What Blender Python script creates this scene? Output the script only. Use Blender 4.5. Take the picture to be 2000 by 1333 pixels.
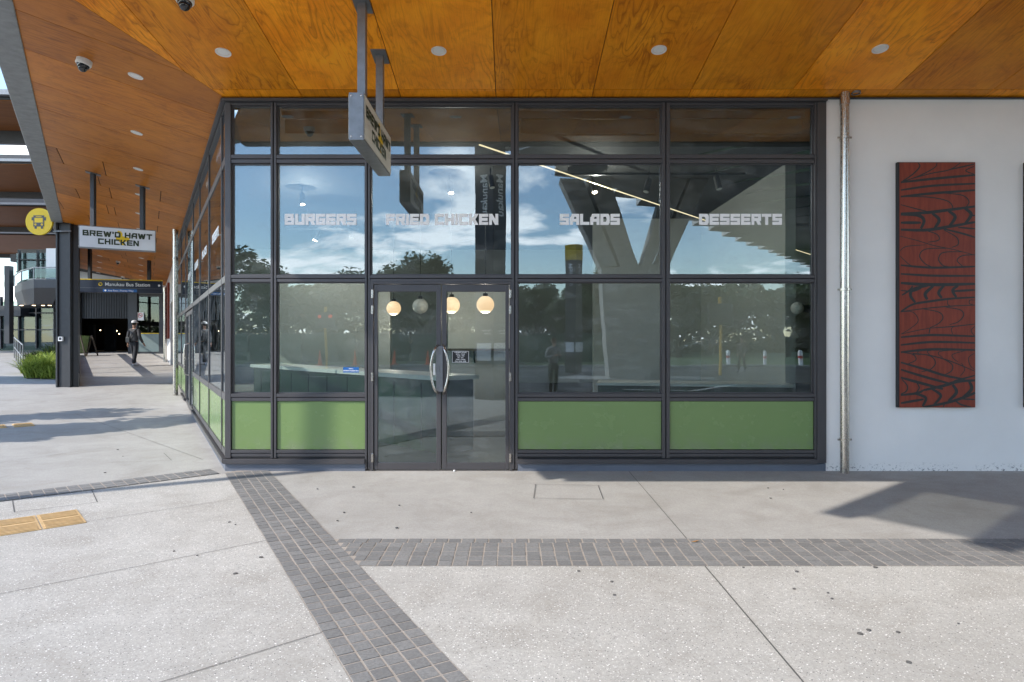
import bpy, math, random
from mathutils import Vector, Matrix, noise as mnoise
R = math.radians
random.seed(7)
scene = bpy.context.scene
col = scene.collection
for o in list(bpy.data.objects): bpy.data.objects.remove(o)

# ---------------------------------------------------------------- camera, sky, sun, exposure
CAMH = 1.5; F = 1270.0            # camera height (m), focal length in photo pixels (2000 wide)
cam = bpy.data.cameras.new('camera'); cam_o = bpy.data.objects.new('camera', cam); col.objects.link(cam_o)
cam.sensor_width = 36; cam.lens = F/2000*36; cam.clip_end = 3000; cam.clip_start = .05
cam_o.location = (0, 0, CAMH); cam_o.rotation_euler = (R(90), 0, 0)
scene.camera = cam_o
SUN = Vector((1.85, 1.0, -1.75)).normalized()      # direction the sunlight travels
sl = bpy.data.lights.new('sun', 'SUN'); so = bpy.data.objects.new('sun', sl); col.objects.link(so)
sl.energy = 2.1; sl.angle = R(.53); sl.color = (1, .935, .85)
so.rotation_euler = SUN.to_track_quat('-Z', 'Y').to_euler(); so.location = (-20, -10, 30)
world = bpy.data.worlds.new('World'); scene.world = world; world.use_nodes = True
wn = world.node_tree; wn.nodes.clear()
def wnode(t, **k):
    n = wn.nodes.new(t)
    for a, b in k.items(): setattr(n, a, b)
    return n
sky = wnode('ShaderNodeTexSky', sky_type='NISHITA', sun_disc=False)
sky.sun_elevation = math.asin(-SUN.z); sky.sun_rotation = math.atan2(-SUN.x, -SUN.y)
sky.air_density = 1.1; sky.dust_density = .15; sky.ozone_density = 2.2
tc = wnode('ShaderNodeTexCoord'); sep = wnode('ShaderNodeSeparateXYZ'); wn.links.new(tc.outputs['Generated'], sep.inputs[0])
addz = wnode('ShaderNodeMath', operation='ADD'); addz.inputs[1].default_value = .16; wn.links.new(sep.outputs[2], addz.inputs[0])
mxz = wnode('ShaderNodeMath', operation='MAXIMUM'); mxz.inputs[1].default_value = .05; wn.links.new(addz.outputs[0], mxz.inputs[0])
dx = wnode('ShaderNodeMath', operation='DIVIDE'); wn.links.new(sep.outputs[0], dx.inputs[0]); wn.links.new(mxz.outputs[0], dx.inputs[1])
dy = wnode('ShaderNodeMath', operation='DIVIDE'); wn.links.new(sep.outputs[1], dy.inputs[0]); wn.links.new(mxz.outputs[0], dy.inputs[1])
cmb = wnode('ShaderNodeCombineXYZ'); wn.links.new(dx.outputs[0], cmb.inputs[0]); wn.links.new(dy.outputs[0], cmb.inputs[1])
cmb.inputs[2].default_value = 7.7
cn = wnode('ShaderNodeTexNoise'); cn.inputs['Scale'].default_value = 1.5; cn.inputs['Detail'].default_value = 9; cn.inputs['Roughness'].default_value = .56
cn.inputs['Distortion'].default_value = .25
wn.links.new(cmb.outputs[0], cn.inputs['Vector'])
cr = wnode('ShaderNodeValToRGB'); cr.color_ramp.elements[0].position = .515; cr.color_ramp.elements[1].position = .59
wn.links.new(cn.outputs[0], cr.inputs[0])
hz = wnode('ShaderNodeMapRange'); hz.inputs[1].default_value = .42; hz.inputs[2].default_value = .16     # clouds thin out high up
wn.links.new(sep.outputs[2], hz.inputs[0])
cm = wnode('ShaderNodeMath', operation='MULTIPLY'); wn.links.new(cr.outputs[0], cm.inputs[0]); wn.links.new(hz.outputs[0], cm.inputs[1])
cmx = wnode('ShaderNodeMix', data_type='RGBA'); wn.links.new(cm.outputs[0], cmx.inputs[0]); wn.links.new(sky.outputs[0], cmx.inputs[6])
cmx.inputs[7].default_value = (11.5, 11.8, 12.4, 1)
bg = wnode('ShaderNodeBackground'); bg.inputs[1].default_value = .15; wn.links.new(cmx.outputs[2], bg.inputs[0])
wo = wnode('ShaderNodeOutputWorld'); wn.links.new(bg.outputs[0], wo.inputs[0])
scene.view_settings.view_transform = 'Standard'; scene.view_settings.look = 'None'
scene.view_settings.gamma = 1; scene.view_settings.exposure = 1.4
scene.render.engine = 'CYCLES'
scene.cycles.max_bounces = 10; scene.cycles.transparent_max_bounces = 24; scene.cycles.glossy_bounces = 5
scene.cycles.sample_clamp_indirect = 6

# ---------------------------------------------------------------- helpers
ORG = {}
def tag(o, label=None, cat=None, group=None, kind=None):
    if label: o['label'] = label
    if cat: o['category'] = cat
    if group: o['group'] = group
    if kind: o['kind'] = kind
    return o
def thing(name, loc, label, cat, group=None, rz=0):
    o = bpy.data.objects.new(name, None); col.objects.link(o); o.location = loc; o.rotation_euler.z = rz
    o.empty_display_size = .2
    ORG[o] = Vector(loc) if not rz else 'local'
    return tag(o, label, cat, group)
def children(o): return [c for c in bpy.data.objects if c.parent == o]
def copy_tree(o, parent=None):
    c = o.copy(); col.objects.link(c); c.parent = parent
    for ch in children(o): copy_tree(ch, c)
    return c
def W(px, py, Y):                       # measured photo point -> place at distance Y
    return Vector(((px-1000)/F*Y, Y, CAMH+(667-py)/F*Y))
class MB:
    def __init__(s): s.v = []; s.f = []; s.uv = None; s.mi = []; s.cm = 0; s.rnd = []
    def face(s, pts, rnd=None):
        n = len(s.v); s.v += [Vector(p) for p in pts]; s.f.append(tuple(range(n, n+len(pts)))); s.mi.append(s.cm)
        s.rnd.append(random.random() if rnd is None else rnd)
    def raw(s, vs, fs):
        n = len(s.v); s.v += [Vector(p) for p in vs]; r = random.random()
        for f in fs: s.f.append(tuple(i+n for i in f)); s.mi.append(s.cm); s.rnd.append(r)
    def box(s, x0, x1, y0, y1, z0, z1):
        s.prism([(x0, y0), (x1, y0), (x1, y1), (x0, y1)], z0, z1)
    def prism(s, pts, z0, z1):
        n = len(pts)
        a = sum(pts[i][0]*pts[(i+1) % n][1]-pts[(i+1) % n][0]*pts[i][1] for i in range(n))
        if a < 0: pts = pts[::-1]
        vs = [(p[0], p[1], z0) for p in pts]+[(p[0], p[1], z1) for p in pts]
        fs = [tuple(range(n-1, -1, -1)), tuple(range(n, 2*n))]+[(i, (i+1) % n, n+(i+1) % n, n+i) for i in range(n)]
        s.raw(vs, fs)
    def ext(s, pts, d):                 # polygon in 3D, thickened by vector d
        n = len(pts); pts = [Vector(p) for p in pts]; d = Vector(d)
        nn = Vector((0, 0, 0))
        for i in range(n): nn += pts[i].cross(pts[(i+1) % n])
        if nn.dot(d) < 0: pts = pts[::-1]
        vs = pts+[p+d for p in pts]
        fs = [tuple(range(n-1, -1, -1)), tuple(range(n, 2*n))]+[(i, (i+1) % n, n+(i+1) % n, n+i) for i in range(n)]
        s.raw(vs, fs)
    def beam(s, a, b, w, h, up=(0, 0, 1)):     # box beam from a to b, w wide, h tall
        a = Vector(a); b = Vector(b); d = (b-a).normalized(); u = Vector(up)
        r = d.cross(u)
        if r.length < 1e-4: r = Vector((1, 0, 0))
        r.normalize(); u = r.cross(d).normalized()
        vs = []
        for p in (a, b):
            for i, j in ((-1, -1), (1, -1), (1, 1), (-1, 1)): vs.append(p+r*i*w/2+u*j*h/2)
        s.raw(vs, [(0, 1, 2, 3)[::1], (7, 6, 5, 4), (0, 4, 5, 1), (1, 5, 6, 2), (2, 6, 7, 3), (3, 7, 4, 0)])
    def tube(s, pts, r, n=12, cap=True):
        pts = [Vector(p) for p in pts]; rs = r if isinstance(r, (list, tuple)) else [r]*len(pts)
        vs = []; t0 = None
        for i, p in enumerate(pts):
            d = (pts[min(i+1, len(pts)-1)]-pts[max(i-1, 0)]).normalized()
            if t0 is None:
                t0 = d.orthogonal().normalized()
            t0 = (t0-d*t0.dot(d)).normalized(); b = d.cross(t0)
            for k in range(n):
                a = 2*math.pi*k/n; vs.append(p+(t0*math.cos(a)+b*math.sin(a))*rs[i])
        fs = []
        for i in range(len(pts)-1):
            for k in range(n):
                fs.append((i*n+k, i*n+(k+1) % n, (i+1)*n+(k+1) % n, (i+1)*n+k))
        if cap: fs.append(tuple(range(n-1, -1, -1))); fs.append(tuple(range((len(pts)-1)*n, len(pts)*n)))
        s.raw(vs, fs)
    def lathe(s, c, prof, n=24, ax=(0, 0, 1)):   # prof: (r, h) along axis
        c = Vector(c); ax = Vector(ax).normalized(); u = ax.orthogonal().normalized(); v = ax.cross(u)
        vs = []
        for r, h in prof:
            for k in range(n):
                a = 2*math.pi*k/n; vs.append(c+ax*h+(u*math.cos(a)+v*math.sin(a))*max(r, 1e-4))
        fs = []
        for i in range(len(prof)-1):
            for k in range(n): fs.append((i*n+k, i*n+(k+1) % n, (i+1)*n+(k+1) % n, (i+1)*n+k))
        fs.append(tuple(range(n-1, -1, -1))); fs.append(tuple(range((len(prof)-1)*n, len(prof)*n)))
        s.raw(vs, fs)
    def ball(s, c, r, n=20, sq=(1, 1, 1)):
        m = n//2; vs = []; fs = []
        for i in range(m+1):
            t = math.pi*i/m
            for k in range(n):
                a = 2*math.pi*k/n
                vs.append(Vector(c)+Vector((math.sin(t)*math.cos(a)*sq[0], math.sin(t)*math.sin(a)*sq[1], math.cos(t)*sq[2]))*r)
        for i in range(m):
            for k in range(n): fs.append((i*n+k, (i+1)*n+k, (i+1)*n+(k+1) % n, i*n+(k+1) % n))
        s.raw(vs, fs)
    def build(s, name, mat, parent=None, smooth=False, bevel=0, uvf=None, **tags):
        og = Vector((0, 0, 0))
        if parent is not None and ORG.get(parent) is not None and ORG[parent] != 'local': og = ORG[parent]
        me = bpy.data.meshes.new(name)
        me.from_pydata([tuple(v-og) for v in s.v], [], s.f)
        mats = mat if isinstance(mat, (list, tuple)) else [mat]
        for m in mats: me.materials.append(m)
        for i, p in enumerate(me.polygons):
            p.material_index = s.mi[i]; p.use_smooth = smooth
        at = me.attributes.new('rnd', 'FLOAT', 'FACE')
        at.data.foreach_set('value', s.rnd)
        if uvf:
            uv = me.uv_layers.new(name='UVMap')
            for i, p in enumerate(me.polygons):
                for li in p.loop_indices:
                    uv.data[li].uv = uvf(s.v[me.loops[li].vertex_index], i, s.rnd[i])
        if smooth: 
            try: me.set_sharp_from_angle(angle=R(40))
            except Exception: pass
        o = bpy.data.objects.new(name, me); col.objects.link(o)
        if parent is not None: o.parent = parent
        ORG[o] = ORG.get(parent, og) if parent is not None else og
        if bevel:
            b = o.modifiers.new('bevel', 'BEVEL'); b.width = bevel; b.segments = 2; b.limit_method = 'ANGLE'; b.angle_limit = R(50)
        tag(o, **tags)
        return o
def struct(name, mb, mat, **k): return mb.build(name, mat, kind='structure', **k)

# ---------------------------------------------------------------- materials
class NT:
    def __init__(s, name):
        s.m = bpy.data.materials.new(name); s.m.use_nodes = True; s.t = s.m.node_tree; s.t.nodes.clear()
        s.out = s.n('ShaderNodeOutputMaterial')
    def n(s, t, **k):
        x = s.t.nodes.new(t)
        for a, b in k.items(): setattr(x, a, b)
        return x
    def l(s, a, b): s.t.links.new(a, b)
    def val(s, sock, v):
        if hasattr(v, 'links') or hasattr(v, 'is_linked'): s.l(v, sock)
        elif isinstance(v, tuple) and len(v) == 3 and sock.type == 'RGBA': sock.default_value = (*v, 1)
        else: sock.default_value = v
    def pos(s, scale=(1, 1, 1), rot=(0, 0, 0)):
        g = s.n('ShaderNodeNewGeometry'); m = s.n('ShaderNodeMapping'); m.inputs['Scale'].default_value = scale; m.inputs['Rotation'].default_value = rot
        s.l(g.outputs['Position'], m.inputs[0]); return m.outputs[0]
    def uv(s, scale=(1, 1, 1)):
        g = s.n('ShaderNodeTexCoord'); m = s.n('ShaderNodeMapping'); m.inputs['Scale'].default_value = scale
        s.l(g.outputs['UV'], m.inputs[0]); return m.outputs[0]
    def noise(s, vec, scale, detail=4, rough=.55, dist=0):
        x = s.n('ShaderNodeTexNoise'); x.inputs['Scale'].default_value = scale; x.inputs['Detail'].default_value = detail
        x.inputs['Roughness'].default_value = rough; x.inputs['Distortion'].default_value = dist; s.l(vec, x.inputs['Vector']); return x.outputs[0]
    def ramp(s, fac, stops):
        x = s.n('ShaderNodeValToRGB'); e = x.color_ramp.elements
        while len(e) < len(stops): e.new(.5)
        for i, (p, c) in enumerate(stops):
            e[i].position = p; e[i].color = (*c, 1) if isinstance(c, tuple) else (c, c, c, 1)
        s.l(fac, x.inputs[0]); return x.outputs[0]
    def mix(s, fac, a, b, mode='MIX'):
        x = s.n('ShaderNodeMix', data_type='RGBA', blend_type=mode); s.val(x.inputs[0], fac); s.val(x.inputs[6], a); s.val(x.inputs[7], b); return x.outputs[2]
    def math(s, op, a, b=0.0, c=None):
        x = s.n('ShaderNodeMath', operation=op); s.val(x.inputs[0], a); s.val(x.inputs[1], b)
        if c is not None: s.val(x.inputs[2], c)
        return x.outputs[0]
    def attr(s, nm='rnd'):
        x = s.n('ShaderNodeAttribute'); x.attribute_name = nm; return x.outputs['Fac']
    def bump(s, h, strength=.3, dist=.01):
        x = s.n('ShaderNodeBump'); x.inputs['Strength'].default_value = strength; x.inputs['Distance'].default_value = dist; s.l(h, x.inputs['Height']); return x.outputs[0]
    def bsdf(s, color, rough=.6, metal=0, normal=None, spec=.5, emis=None, es=0, **k):
        b = s.n('ShaderNodeBsdfPrincipled'); s.val(b.inputs['Base Color'], color); s.val(b.inputs['Roughness'], rough); s.val(b.inputs['Metallic'], metal)
        b.inputs['Specular IOR Level'].default_value = spec
        if normal is not None: s.l(normal, b.inputs['Normal'])
        if emis is not None: s.val(b.inputs['Emission Color'], emis); b.inputs['Emission Strength'].default_value = es
        for a, v in k.items(): s.val(b.inputs[a.replace('_', ' ')], v)
        s.l(b.outputs[0], s.out.inputs[0]); return b
def worn(name, c, rough=.5, metal=0, var=.15, scale=6, bump=.05, spec=.5, stretch=(1, 1, 1), rv=.12):
    n = NT(name); p = n.pos(stretch); a = n.noise(p, scale, 6, .6); b = n.noise(p, scale*14, 3, .6)
    k = n.mix(n.ramp(a, [(.3, 1-var), (.7, 1+var*.6)]), (0, 0, 0), c, 'MULTIPLY')
    x = n.n('ShaderNodeMix', data_type='RGBA', blend_type='MULTIPLY'); x.inputs[0].default_value = 1
    n.val(x.inputs[6], c); n.l(n.ramp(a, [(.3, 1-var), (.7, 1.0)]), x.inputs[7])
    r = n.math('ADD', n.math('MULTIPLY', b, rv), rough-rv/2)
    n.bsdf(x.outputs[2], r, metal, n.bump(b, bump, .003) if bump else None, spec); return n.m
def flat(name, c, rough=.6, metal=0, spec=.5, **k):
    return worn(name, c, rough, metal, .08, 9, .02, spec)
def emit(name, c, s, base=None):
    n = NT(name); n.bsdf(base or c, .4, emis=c, es=s); return n.m

M = {}
M['frame'] = worn('aluminium_dark', (.082, .078, .082), .42, .35, .12, 2.5, .03, stretch=(1, 1, .3))
M['gap'] = flat('black_gasket', (.006, .006, .007), .7)
M['steel'] = worn('galvanised_grey', (.23, .235, .245), .42, .65, .25, 14, .05)
M['gsteel'] = worn('dark_painted_steel', (.045, .047, .052), .5, .2, .2, 6, .05)
M['plinth'] = worn('painted_plinth', (.125, .14, .175), .6, 0, .2, 3, .12)
M['inox'] = worn('stainless', (.55, .52, .48), .27, 1, .15, 8, .02, stretch=(1, 1, .2))
M['white_paint'] = worn('white_powdercoat', (.78, .77, .73), .5)
M['vinyl'] = flat('white_vinyl', (.93, .93, .93), .5)
M['gold'] = flat('yellow_vinyl', (.78, .52, .01), .5)
M['signgreen'] = flat('dark_green_vinyl', (.02, .035, .012), .5)
M['signface'] = worn('sign_cream', (.62, .60, .52), .45, 0, .05)
M['signface2'] = worn('sign_white', (.70, .71, .74), .45, 0, .05)
M['gutter'] = worn('galvanised_gutter', (.30, .31, .31), .55, .3, .3, 9, .2)
M['black'] = flat('satin_black', (.012, .012, .014), .45)
M['camera_dome'] = flat('smoked_dome', (.01, .01, .012), .08, spec=.8)
M['conc_in'] = worn('interior_paint', (.50, .50, .48), .7, 0, .06, 2)
M['ceil_in'] = worn('interior_ceiling', (.045, .045, .045), .8, 0, .1, 2)
M['floor_in'] = worn('interior_floor', (.075, .073, .07), .35, 0, .2, 2)
M['whitetop'] = flat('white_benchtop', (.75, .75, .73), .35)
M['cabgreen'] = worn('cabinet_green', (.018, .045, .022), .4, 0, .1)
M['bark'] = worn('bark', (.09, .07, .05), .9, 0, .4, 8, .5)
M['concrete'] = worn('fairfaced_concrete', (.36, .35, .33), .75, 0, .3, 1.6, .2)
M['paintyellow'] = flat('signal_yellow', (.75, .42, .02), .45)
M['orange'] = flat('cone_orange', (.75, .09, .01), .5)
M['navy'] = flat('navy_sign', (.008, .012, .03), .3)
M['blue'] = flat('blue_sign', (.01, .12, .38), .4)
M['red'] = flat('red_vinyl', (.6, .02, .02), .5)

def glass(name, tint=(.80, .85, .83), base=.155, rough=0.0, wav=0.0):
    n = NT(name)
    fr = n.n('ShaderNodeLayerWeight'); fr.inputs[0].default_value = .5
    fac = n.math('MULTIPLY_ADD', n.math('POWER', fr.outputs['Facing'], 4.0), 1-base, base)
    g = n.n('ShaderNodeBsdfGlossy'); g.inputs['Roughness'].default_value = rough; g.inputs['Color'].default_value = (.84, .93, 1, 1)
    if wav:
        nn = n.bump(n.noise(n.pos((1, 1, .6)), 2.2, 1, .4), wav, .02); n.l(nn, g.inputs['Normal'])
    t = n.n('ShaderNodeBsdfTransparent'); t.inputs[0].default_value = (*tint, 1)
    m = n.n('ShaderNodeMixShader'); n.l(fac, m.inputs[0]); n.l(t.outputs[0], m.inputs[1]); n.l(g.outputs[0], m.inputs[2])
    if wav:
        sm = n.math('MULTIPLY', n.ramp(n.noise(n.pos((1, 1, 2.2), (0, .5, 0)), 3.0, 7, .7), [(.48, 0.0), (.80, 1.0)]), .07)
        df = n.n('ShaderNodeBsdfDiffuse'); df.inputs[0].default_value = (.75, .78, .8, 1)
        m2 = n.n('ShaderNodeMixShader'); n.l(sm, m2.inputs[0]); n.l(m.outputs[0], m2.inputs[1]); n.l(df.outputs[0], m2.inputs[2]); m = m2
    n.l(m.outputs[0], n.out.inputs[0]); return n.m
M['glass'] = glass('shop_glazing', base=.115, wav=.035)
M['glass_far'] = glass('far_glazing', (.5, .58, .56), .06)
M['roofglass'] = glass('tinted_roof_glass', (.50, .51, .49), .05)
def green_panel():
    n = NT('green_glass_panel'); p = n.pos(); a = n.noise(p, 1.3, 3)
    c = n.mix(a, (.155, .235, .085), (.175, .265, .10))
    g = n.n('ShaderNodeNewGeometry'); sz = n.n('ShaderNodeSeparateXYZ'); n.l(g.outputs[0], sz.inputs[0])
    dirt = n.math('MULTIPLY', n.ramp(sz.outputs[2], [(.24, 1.0), (.42, 0.0)]), n.ramp(n.noise(n.pos(), 9, 6, .7), [(.42, 0.0), (.62, 1.0)]))
    c = n.mix(n.math('MULTIPLY', dirt, .35), c, (.23, .22, .19))
    sc = n.ramp(n.noise(n.pos((.6, .6, 5)), 7, 6, .75), [(.60, 0.0), (.66, 1.0)]); c = n.mix(n.math('MULTIPLY', sc, .18), c, (.30, .36, .24))
    n.bsdf(c, n.math('MULTIPLY_ADD', n.noise(n.pos(), 5, 5, .6), .25, .12), 0, n.bump(n.noise(p, 1.2, 1), .04, .02), .5); return n.m
M['green'] = green_panel()

def ply(name, dark, mid, light, fig, gs=1.0):
    n = NT(name); uv = n.uv()
    m1 = n.n('ShaderNodeMapping'); m1.inputs['Scale'].default_value = (.75*gs, 4.2*gs, 1); n.l(uv, m1.inputs[0])
    m2 = n.n('ShaderNodeMapping'); m2.inputs['Scale'].default_value = (3, 60, 1); n.l(uv, m2.inputs[0])
    lo = n.noise(m1.outputs[0], 1.0, 3, .5, .6)
    # cathedral figure of rotary-cut veneer: contour lines of a slow noise
    saw = n.math('FRACT', n.math('MULTIPLY', lo, fig))
    line = n.ramp(saw, [(.0, 1.0), (.12, .45), (.5, 0.0), (.9, .25), (1, 1.0)])
    fine = n.noise(m2.outputs[0], 1.5, 4, .6)
    blot = n.noise(uv, 1.6, 5, .6)
    c = n.mix(n.ramp(blot, [(.3, 0.0), (.7, 1.0)]), mid, light)
    msk = n.ramp(n.noise(uv, .9, 2, .5), [(.38, .15), (.62, 1.0)])
    c = n.mix(n.math('MULTIPLY', n.math('MULTIPLY', line, msk), .75), c, dark)
    wet = n.noise(uv, 3.4, 6, .7, 1.2); c = n.mix(n.math('MULTIPLY', n.ramp(wet, [(.50, 0.0), (.66, 1.0)]), .32), c, dark)
    c = n.mix(n.math('MULTIPLY', n.ramp(fine, [(.45, 0.0), (.75, 1.0)]), .3), c, dark)
    rv = n.attr(); c2 = n.n('ShaderNodeHueSaturation'); n.l(c, c2.inputs['Color']); n.l(n.math('MULTIPLY_ADD', rv, .42, .80), c2.inputs['Value'])
    c2.inputs['Saturation'].default_value = 1.0
    n.bsdf(c2.outputs[0], n.math('MULTIPLY_ADD', fine, .15, .33), 0, n.bump(fine, .12, .002), .16); return n.m
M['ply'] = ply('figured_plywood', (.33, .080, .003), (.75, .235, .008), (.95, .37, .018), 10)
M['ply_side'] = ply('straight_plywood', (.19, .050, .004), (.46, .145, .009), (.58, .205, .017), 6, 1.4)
def ply_far():
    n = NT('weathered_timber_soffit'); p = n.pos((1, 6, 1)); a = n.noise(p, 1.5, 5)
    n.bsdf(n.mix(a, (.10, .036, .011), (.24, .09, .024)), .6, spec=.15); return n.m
M['timber_far'] = ply_far()

def render_wall():
    n = NT('white_render'); p = n.pos(); a = n.noise(p, 1.1, 5, .6); f = n.noise(p, 55, 4, .7)
    c = n.mix(n.ramp(a, [(.3, 0.0), (.7, 1.0)]), (.76, .745, .73), (.83, .81, .79))
    # chipped and splashed band just above the paving
    g = n.n('ShaderNodeNewGeometry'); s = n.n('ShaderNodeSeparateXYZ'); n.l(g.outputs[0], s.inputs[0])
    band = n.ramp(s.outputs[2], [(.0, 1.0), (.03, .8), (.11, 0.0)])
    sp = n.noise(n.pos((1, 1, 1.4)), 26, 5, .75)
    patch = n.noise(p, 1.7, 2)
    k = n.math('MULTIPLY', n.math('MULTIPLY', band, n.ramp(sp, [(.55, 0.0), (.60, 1.0)])), n.ramp(patch, [(.42, 0.0), (.55, 1.0)]))
    c = n.mix(k, c, (.12, .12, .13))
    n.bsdf(c, .75, 0, n.bump(f, .25, .004), .3); return n.m
M['render'] = render_wall()

def concrete(name, c0, c1, chips, chip_scale, chip_amt, speck=.0):
    n = NT(name); p = n.pos()
    a = n.noise(p, .55, 6, .6); b = n.noise(p, 4.5, 5, .65); f = n.noise(p, 120, 3, .7); g2 = n.noise(p, 38, 4, .75)
    st = n.noise(n.pos((.5, 2.2, 1), (0, 0, .5)), .8, 4, .6)
    c = n.mix(n.ramp(a, [(.32, 0.0), (.68, 1.0)]), c0, c1)
    c = n.mix(n.math('MULTIPLY', n.ramp(b, [(.35, 1.0), (.6, 0.0)]), .22), c, (c0[0]*.6, c0[1]*.6, c0[2]*.6))
    c = n.mix(n.math('MULTIPLY', n.ramp(st, [(.35, 1.0), (.6, 0.0)]), .18), c, (c0[0]*.7, c0[1]*.68, c0[2]*.64))
    c = n.mix(n.math('MULTIPLY', n.ramp(f, [(.40, 1.0), (.62, 0.0)]), .38), c, (c0[0]*.45, c0[1]*.45, c0[2]*.46))
    c = n.mix(n.math('MULTIPLY', n.ramp(g2, [(.42, 1.0), (.58, 0.0)]), .30), c, (c0[0]*.62, c0[1]*.61, c0[2]*.6))
    sta = n.noise(n.pos((1, 1, 1), (0, 0, 1.1)), 1.35, 7, .68, .8)
    c = n.mix(n.math('MULTIPLY', n.ramp(sta, [(.48, 0.0), (.66, 1.0)]), .34), c, (c0[0]*.55, c0[1]*.52, c0[2]*.48))
    if chips:
        for sc, amt, thr, colr in ((chip_scale, chip_amt, .30, (.80, .79, .76)), (chip_scale*1.6, chip_amt*.7, .34, (.70, .68, .64)), (chip_scale*1.25, .6, .30, (.15, .15, .155)), (chip_scale*.62, .22, .22, (.30, .28, .25))):
            v = n.n('ShaderNodeTexVoronoi'); v.inputs['Scale'].default_value = sc; v.inputs['Randomness'].default_value = 1
            n.l(n.pos((1, 1, 1), (0, 0, sc)), v.inputs['Vector'])
            hs = n.n('ShaderNodeSeparateColor'); n.l(v.outputs['Color'], hs.inputs[0])
            pick = n.math('GREATER_THAN', hs.outputs[0], 1-amt)
            size = n.math('MULTIPLY', hs.outputs[1], thr)
            inside = n.math('LESS_THAN', v.outputs['Distance'], size)
            c = n.mix(n.math('MULTIPLY', pick, inside), c, colr)
    bmp = n.bump(n.math('ADD', f, g2), .25, .003)
    n.bsdf(c, .82, 0, bmp, .25); return n.m
M['smooth'] = concrete('smooth_grey_concrete', (.41, .395, .37), (.50, .485, .46), False, 0, 0)
M['aggr'] = concrete('exposed_aggregate', (.48, .46, .425), (.59, .57, .53), True, 62, .55)
M['mortar'] = concrete('mortar', (.42, .37, .32), (.50, .45, .40), False, 0, 0)
def sett():
    n = NT('basalt_sett'); p = n.pos(); f = n.noise(p, 70, 4, .7); a = n.noise(p, 2, 4)
    c = n.mix(n.attr(), (.175, .172, .168), (.255, .25, .242)); c = n.mix(n.math('MULTIPLY', n.ramp(f, [(.38, 1.0), (.6, 0.0)]), .5), c, (.09, .09, .092))
    c = n.mix(n.math('MULTIPLY', a, .3), c, (.25, .245, .235))
    n.bsdf(c, .75, 0, n.bump(f, .5, .004), .3); return n.m
M['sett'] = sett()
M['asphalt'] = concrete('asphalt', (.045, .045, .048), (.065, .065, .066), True, 90, .25)
M['tactile'] = worn('tactile_buff', (.62, .42, .20), .7, 0, .25, 14, .3)
M['gum'] = flat('trodden_gum', (.11, .105, .10), .8)
M['roadpaint'] = worn('road_paint', (.72, .72, .70), .7, 0, .3, 12)
M['grass'] = worn('lawn', (.06, .12, .03), .9, 0, .4, 4, .4)
M['joint'] = flat('paving_joint', (.11, .105, .10), .9)
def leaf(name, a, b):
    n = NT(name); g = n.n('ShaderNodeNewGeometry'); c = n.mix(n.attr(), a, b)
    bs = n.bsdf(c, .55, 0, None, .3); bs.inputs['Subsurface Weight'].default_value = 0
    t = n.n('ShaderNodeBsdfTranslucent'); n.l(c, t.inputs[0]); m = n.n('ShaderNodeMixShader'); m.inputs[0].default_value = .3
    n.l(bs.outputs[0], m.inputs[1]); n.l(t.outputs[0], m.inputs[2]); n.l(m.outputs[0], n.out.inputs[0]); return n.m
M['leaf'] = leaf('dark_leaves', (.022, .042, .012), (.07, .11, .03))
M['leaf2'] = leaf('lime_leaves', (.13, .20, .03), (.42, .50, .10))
def redwood():
    n = NT('stained_red_timber'); p = n.pos((1, 1, .12)); a = n.noise(p, 34, 5, .65); b = n.noise(n.pos(), 2.2, 3)
    c = n.mix(n.ramp(a, [(.3, 0.0), (.7, 1.0)]), (.14, .018, .008), (.26, .040, .016)); c = n.mix(n.math('MULTIPLY', b, .4), c, (.25, .045, .018))
    n.bsdf(c, .5, 0, n.bump(a, .1, .002), .4); return n.m
M['redwood'] = redwood()
M['globe'] = emit('lit_globe', (1, .60, .33), .62, (.8, .7, .6))
M['globe_off'] = flat('unlit_globe', (.75, .73, .70), .4)
M['led'] = emit('led_strip', (1, .78, .5), .7)
M['lamp'] = emit('lamp_face', (1, .72, .42), 4.0)
M['difr'] = flat('downlight_glass', (.80, .79, .75), .35)
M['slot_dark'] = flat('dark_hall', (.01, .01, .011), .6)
M['skin'] = flat('skin', (.38, .21, .14), .6)

# ---------------------------------------------------------------- site geometry
FY = 7.5                                    # shop front plane
def fx(p): return (p-1000)/169.333
def fz(p): return 1.5+(667-p)/169.333
CX = fx(440)                                # the corner of the shop
SD = Vector((-.489, .872, 0)).normalized()  # along the side wall, away
SN = Vector((-.872, -.489, 0)).normalized() # out of the side wall
KL, KM = .193, .157
H0 = 4.3
def d2(x, y): return SN.x*(x-CX)+SN.y*(y-FY)
def zL(x, y): return H0+KL*d2(x, y)
def zM(y): return H0+KM*(FY-y)
def on_main(px, py):
    Y = (H0-CAMH+KM*FY)/((667-py)/F+KM); return W(px, py, Y)
def on_left(px, py):
    rx = (px-1000)/F; rz = (667-py)/F
    # CAMH + rz Y = H0 + KL*(SN.x*(rx Y-CX)+SN.y*(Y-FY))
    Y = (H0-CAMH+KL*(-SN.x*CX-SN.y*FY))/(rz-KL*(SN.x*rx+SN.y)); return W(px, py, Y)
def ground(y): return 0 if y < 14 else min(.045*(y-14), .9)
def side(t, out=0, z=0): return Vector((CX, FY, 0))+SD*t+SN*out+Vector((0, 0, z))
def side_t(px):                            # distance along the side wall of a photo column
    y = FY*153/(px-287); return (y-FY)/SD.y

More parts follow.
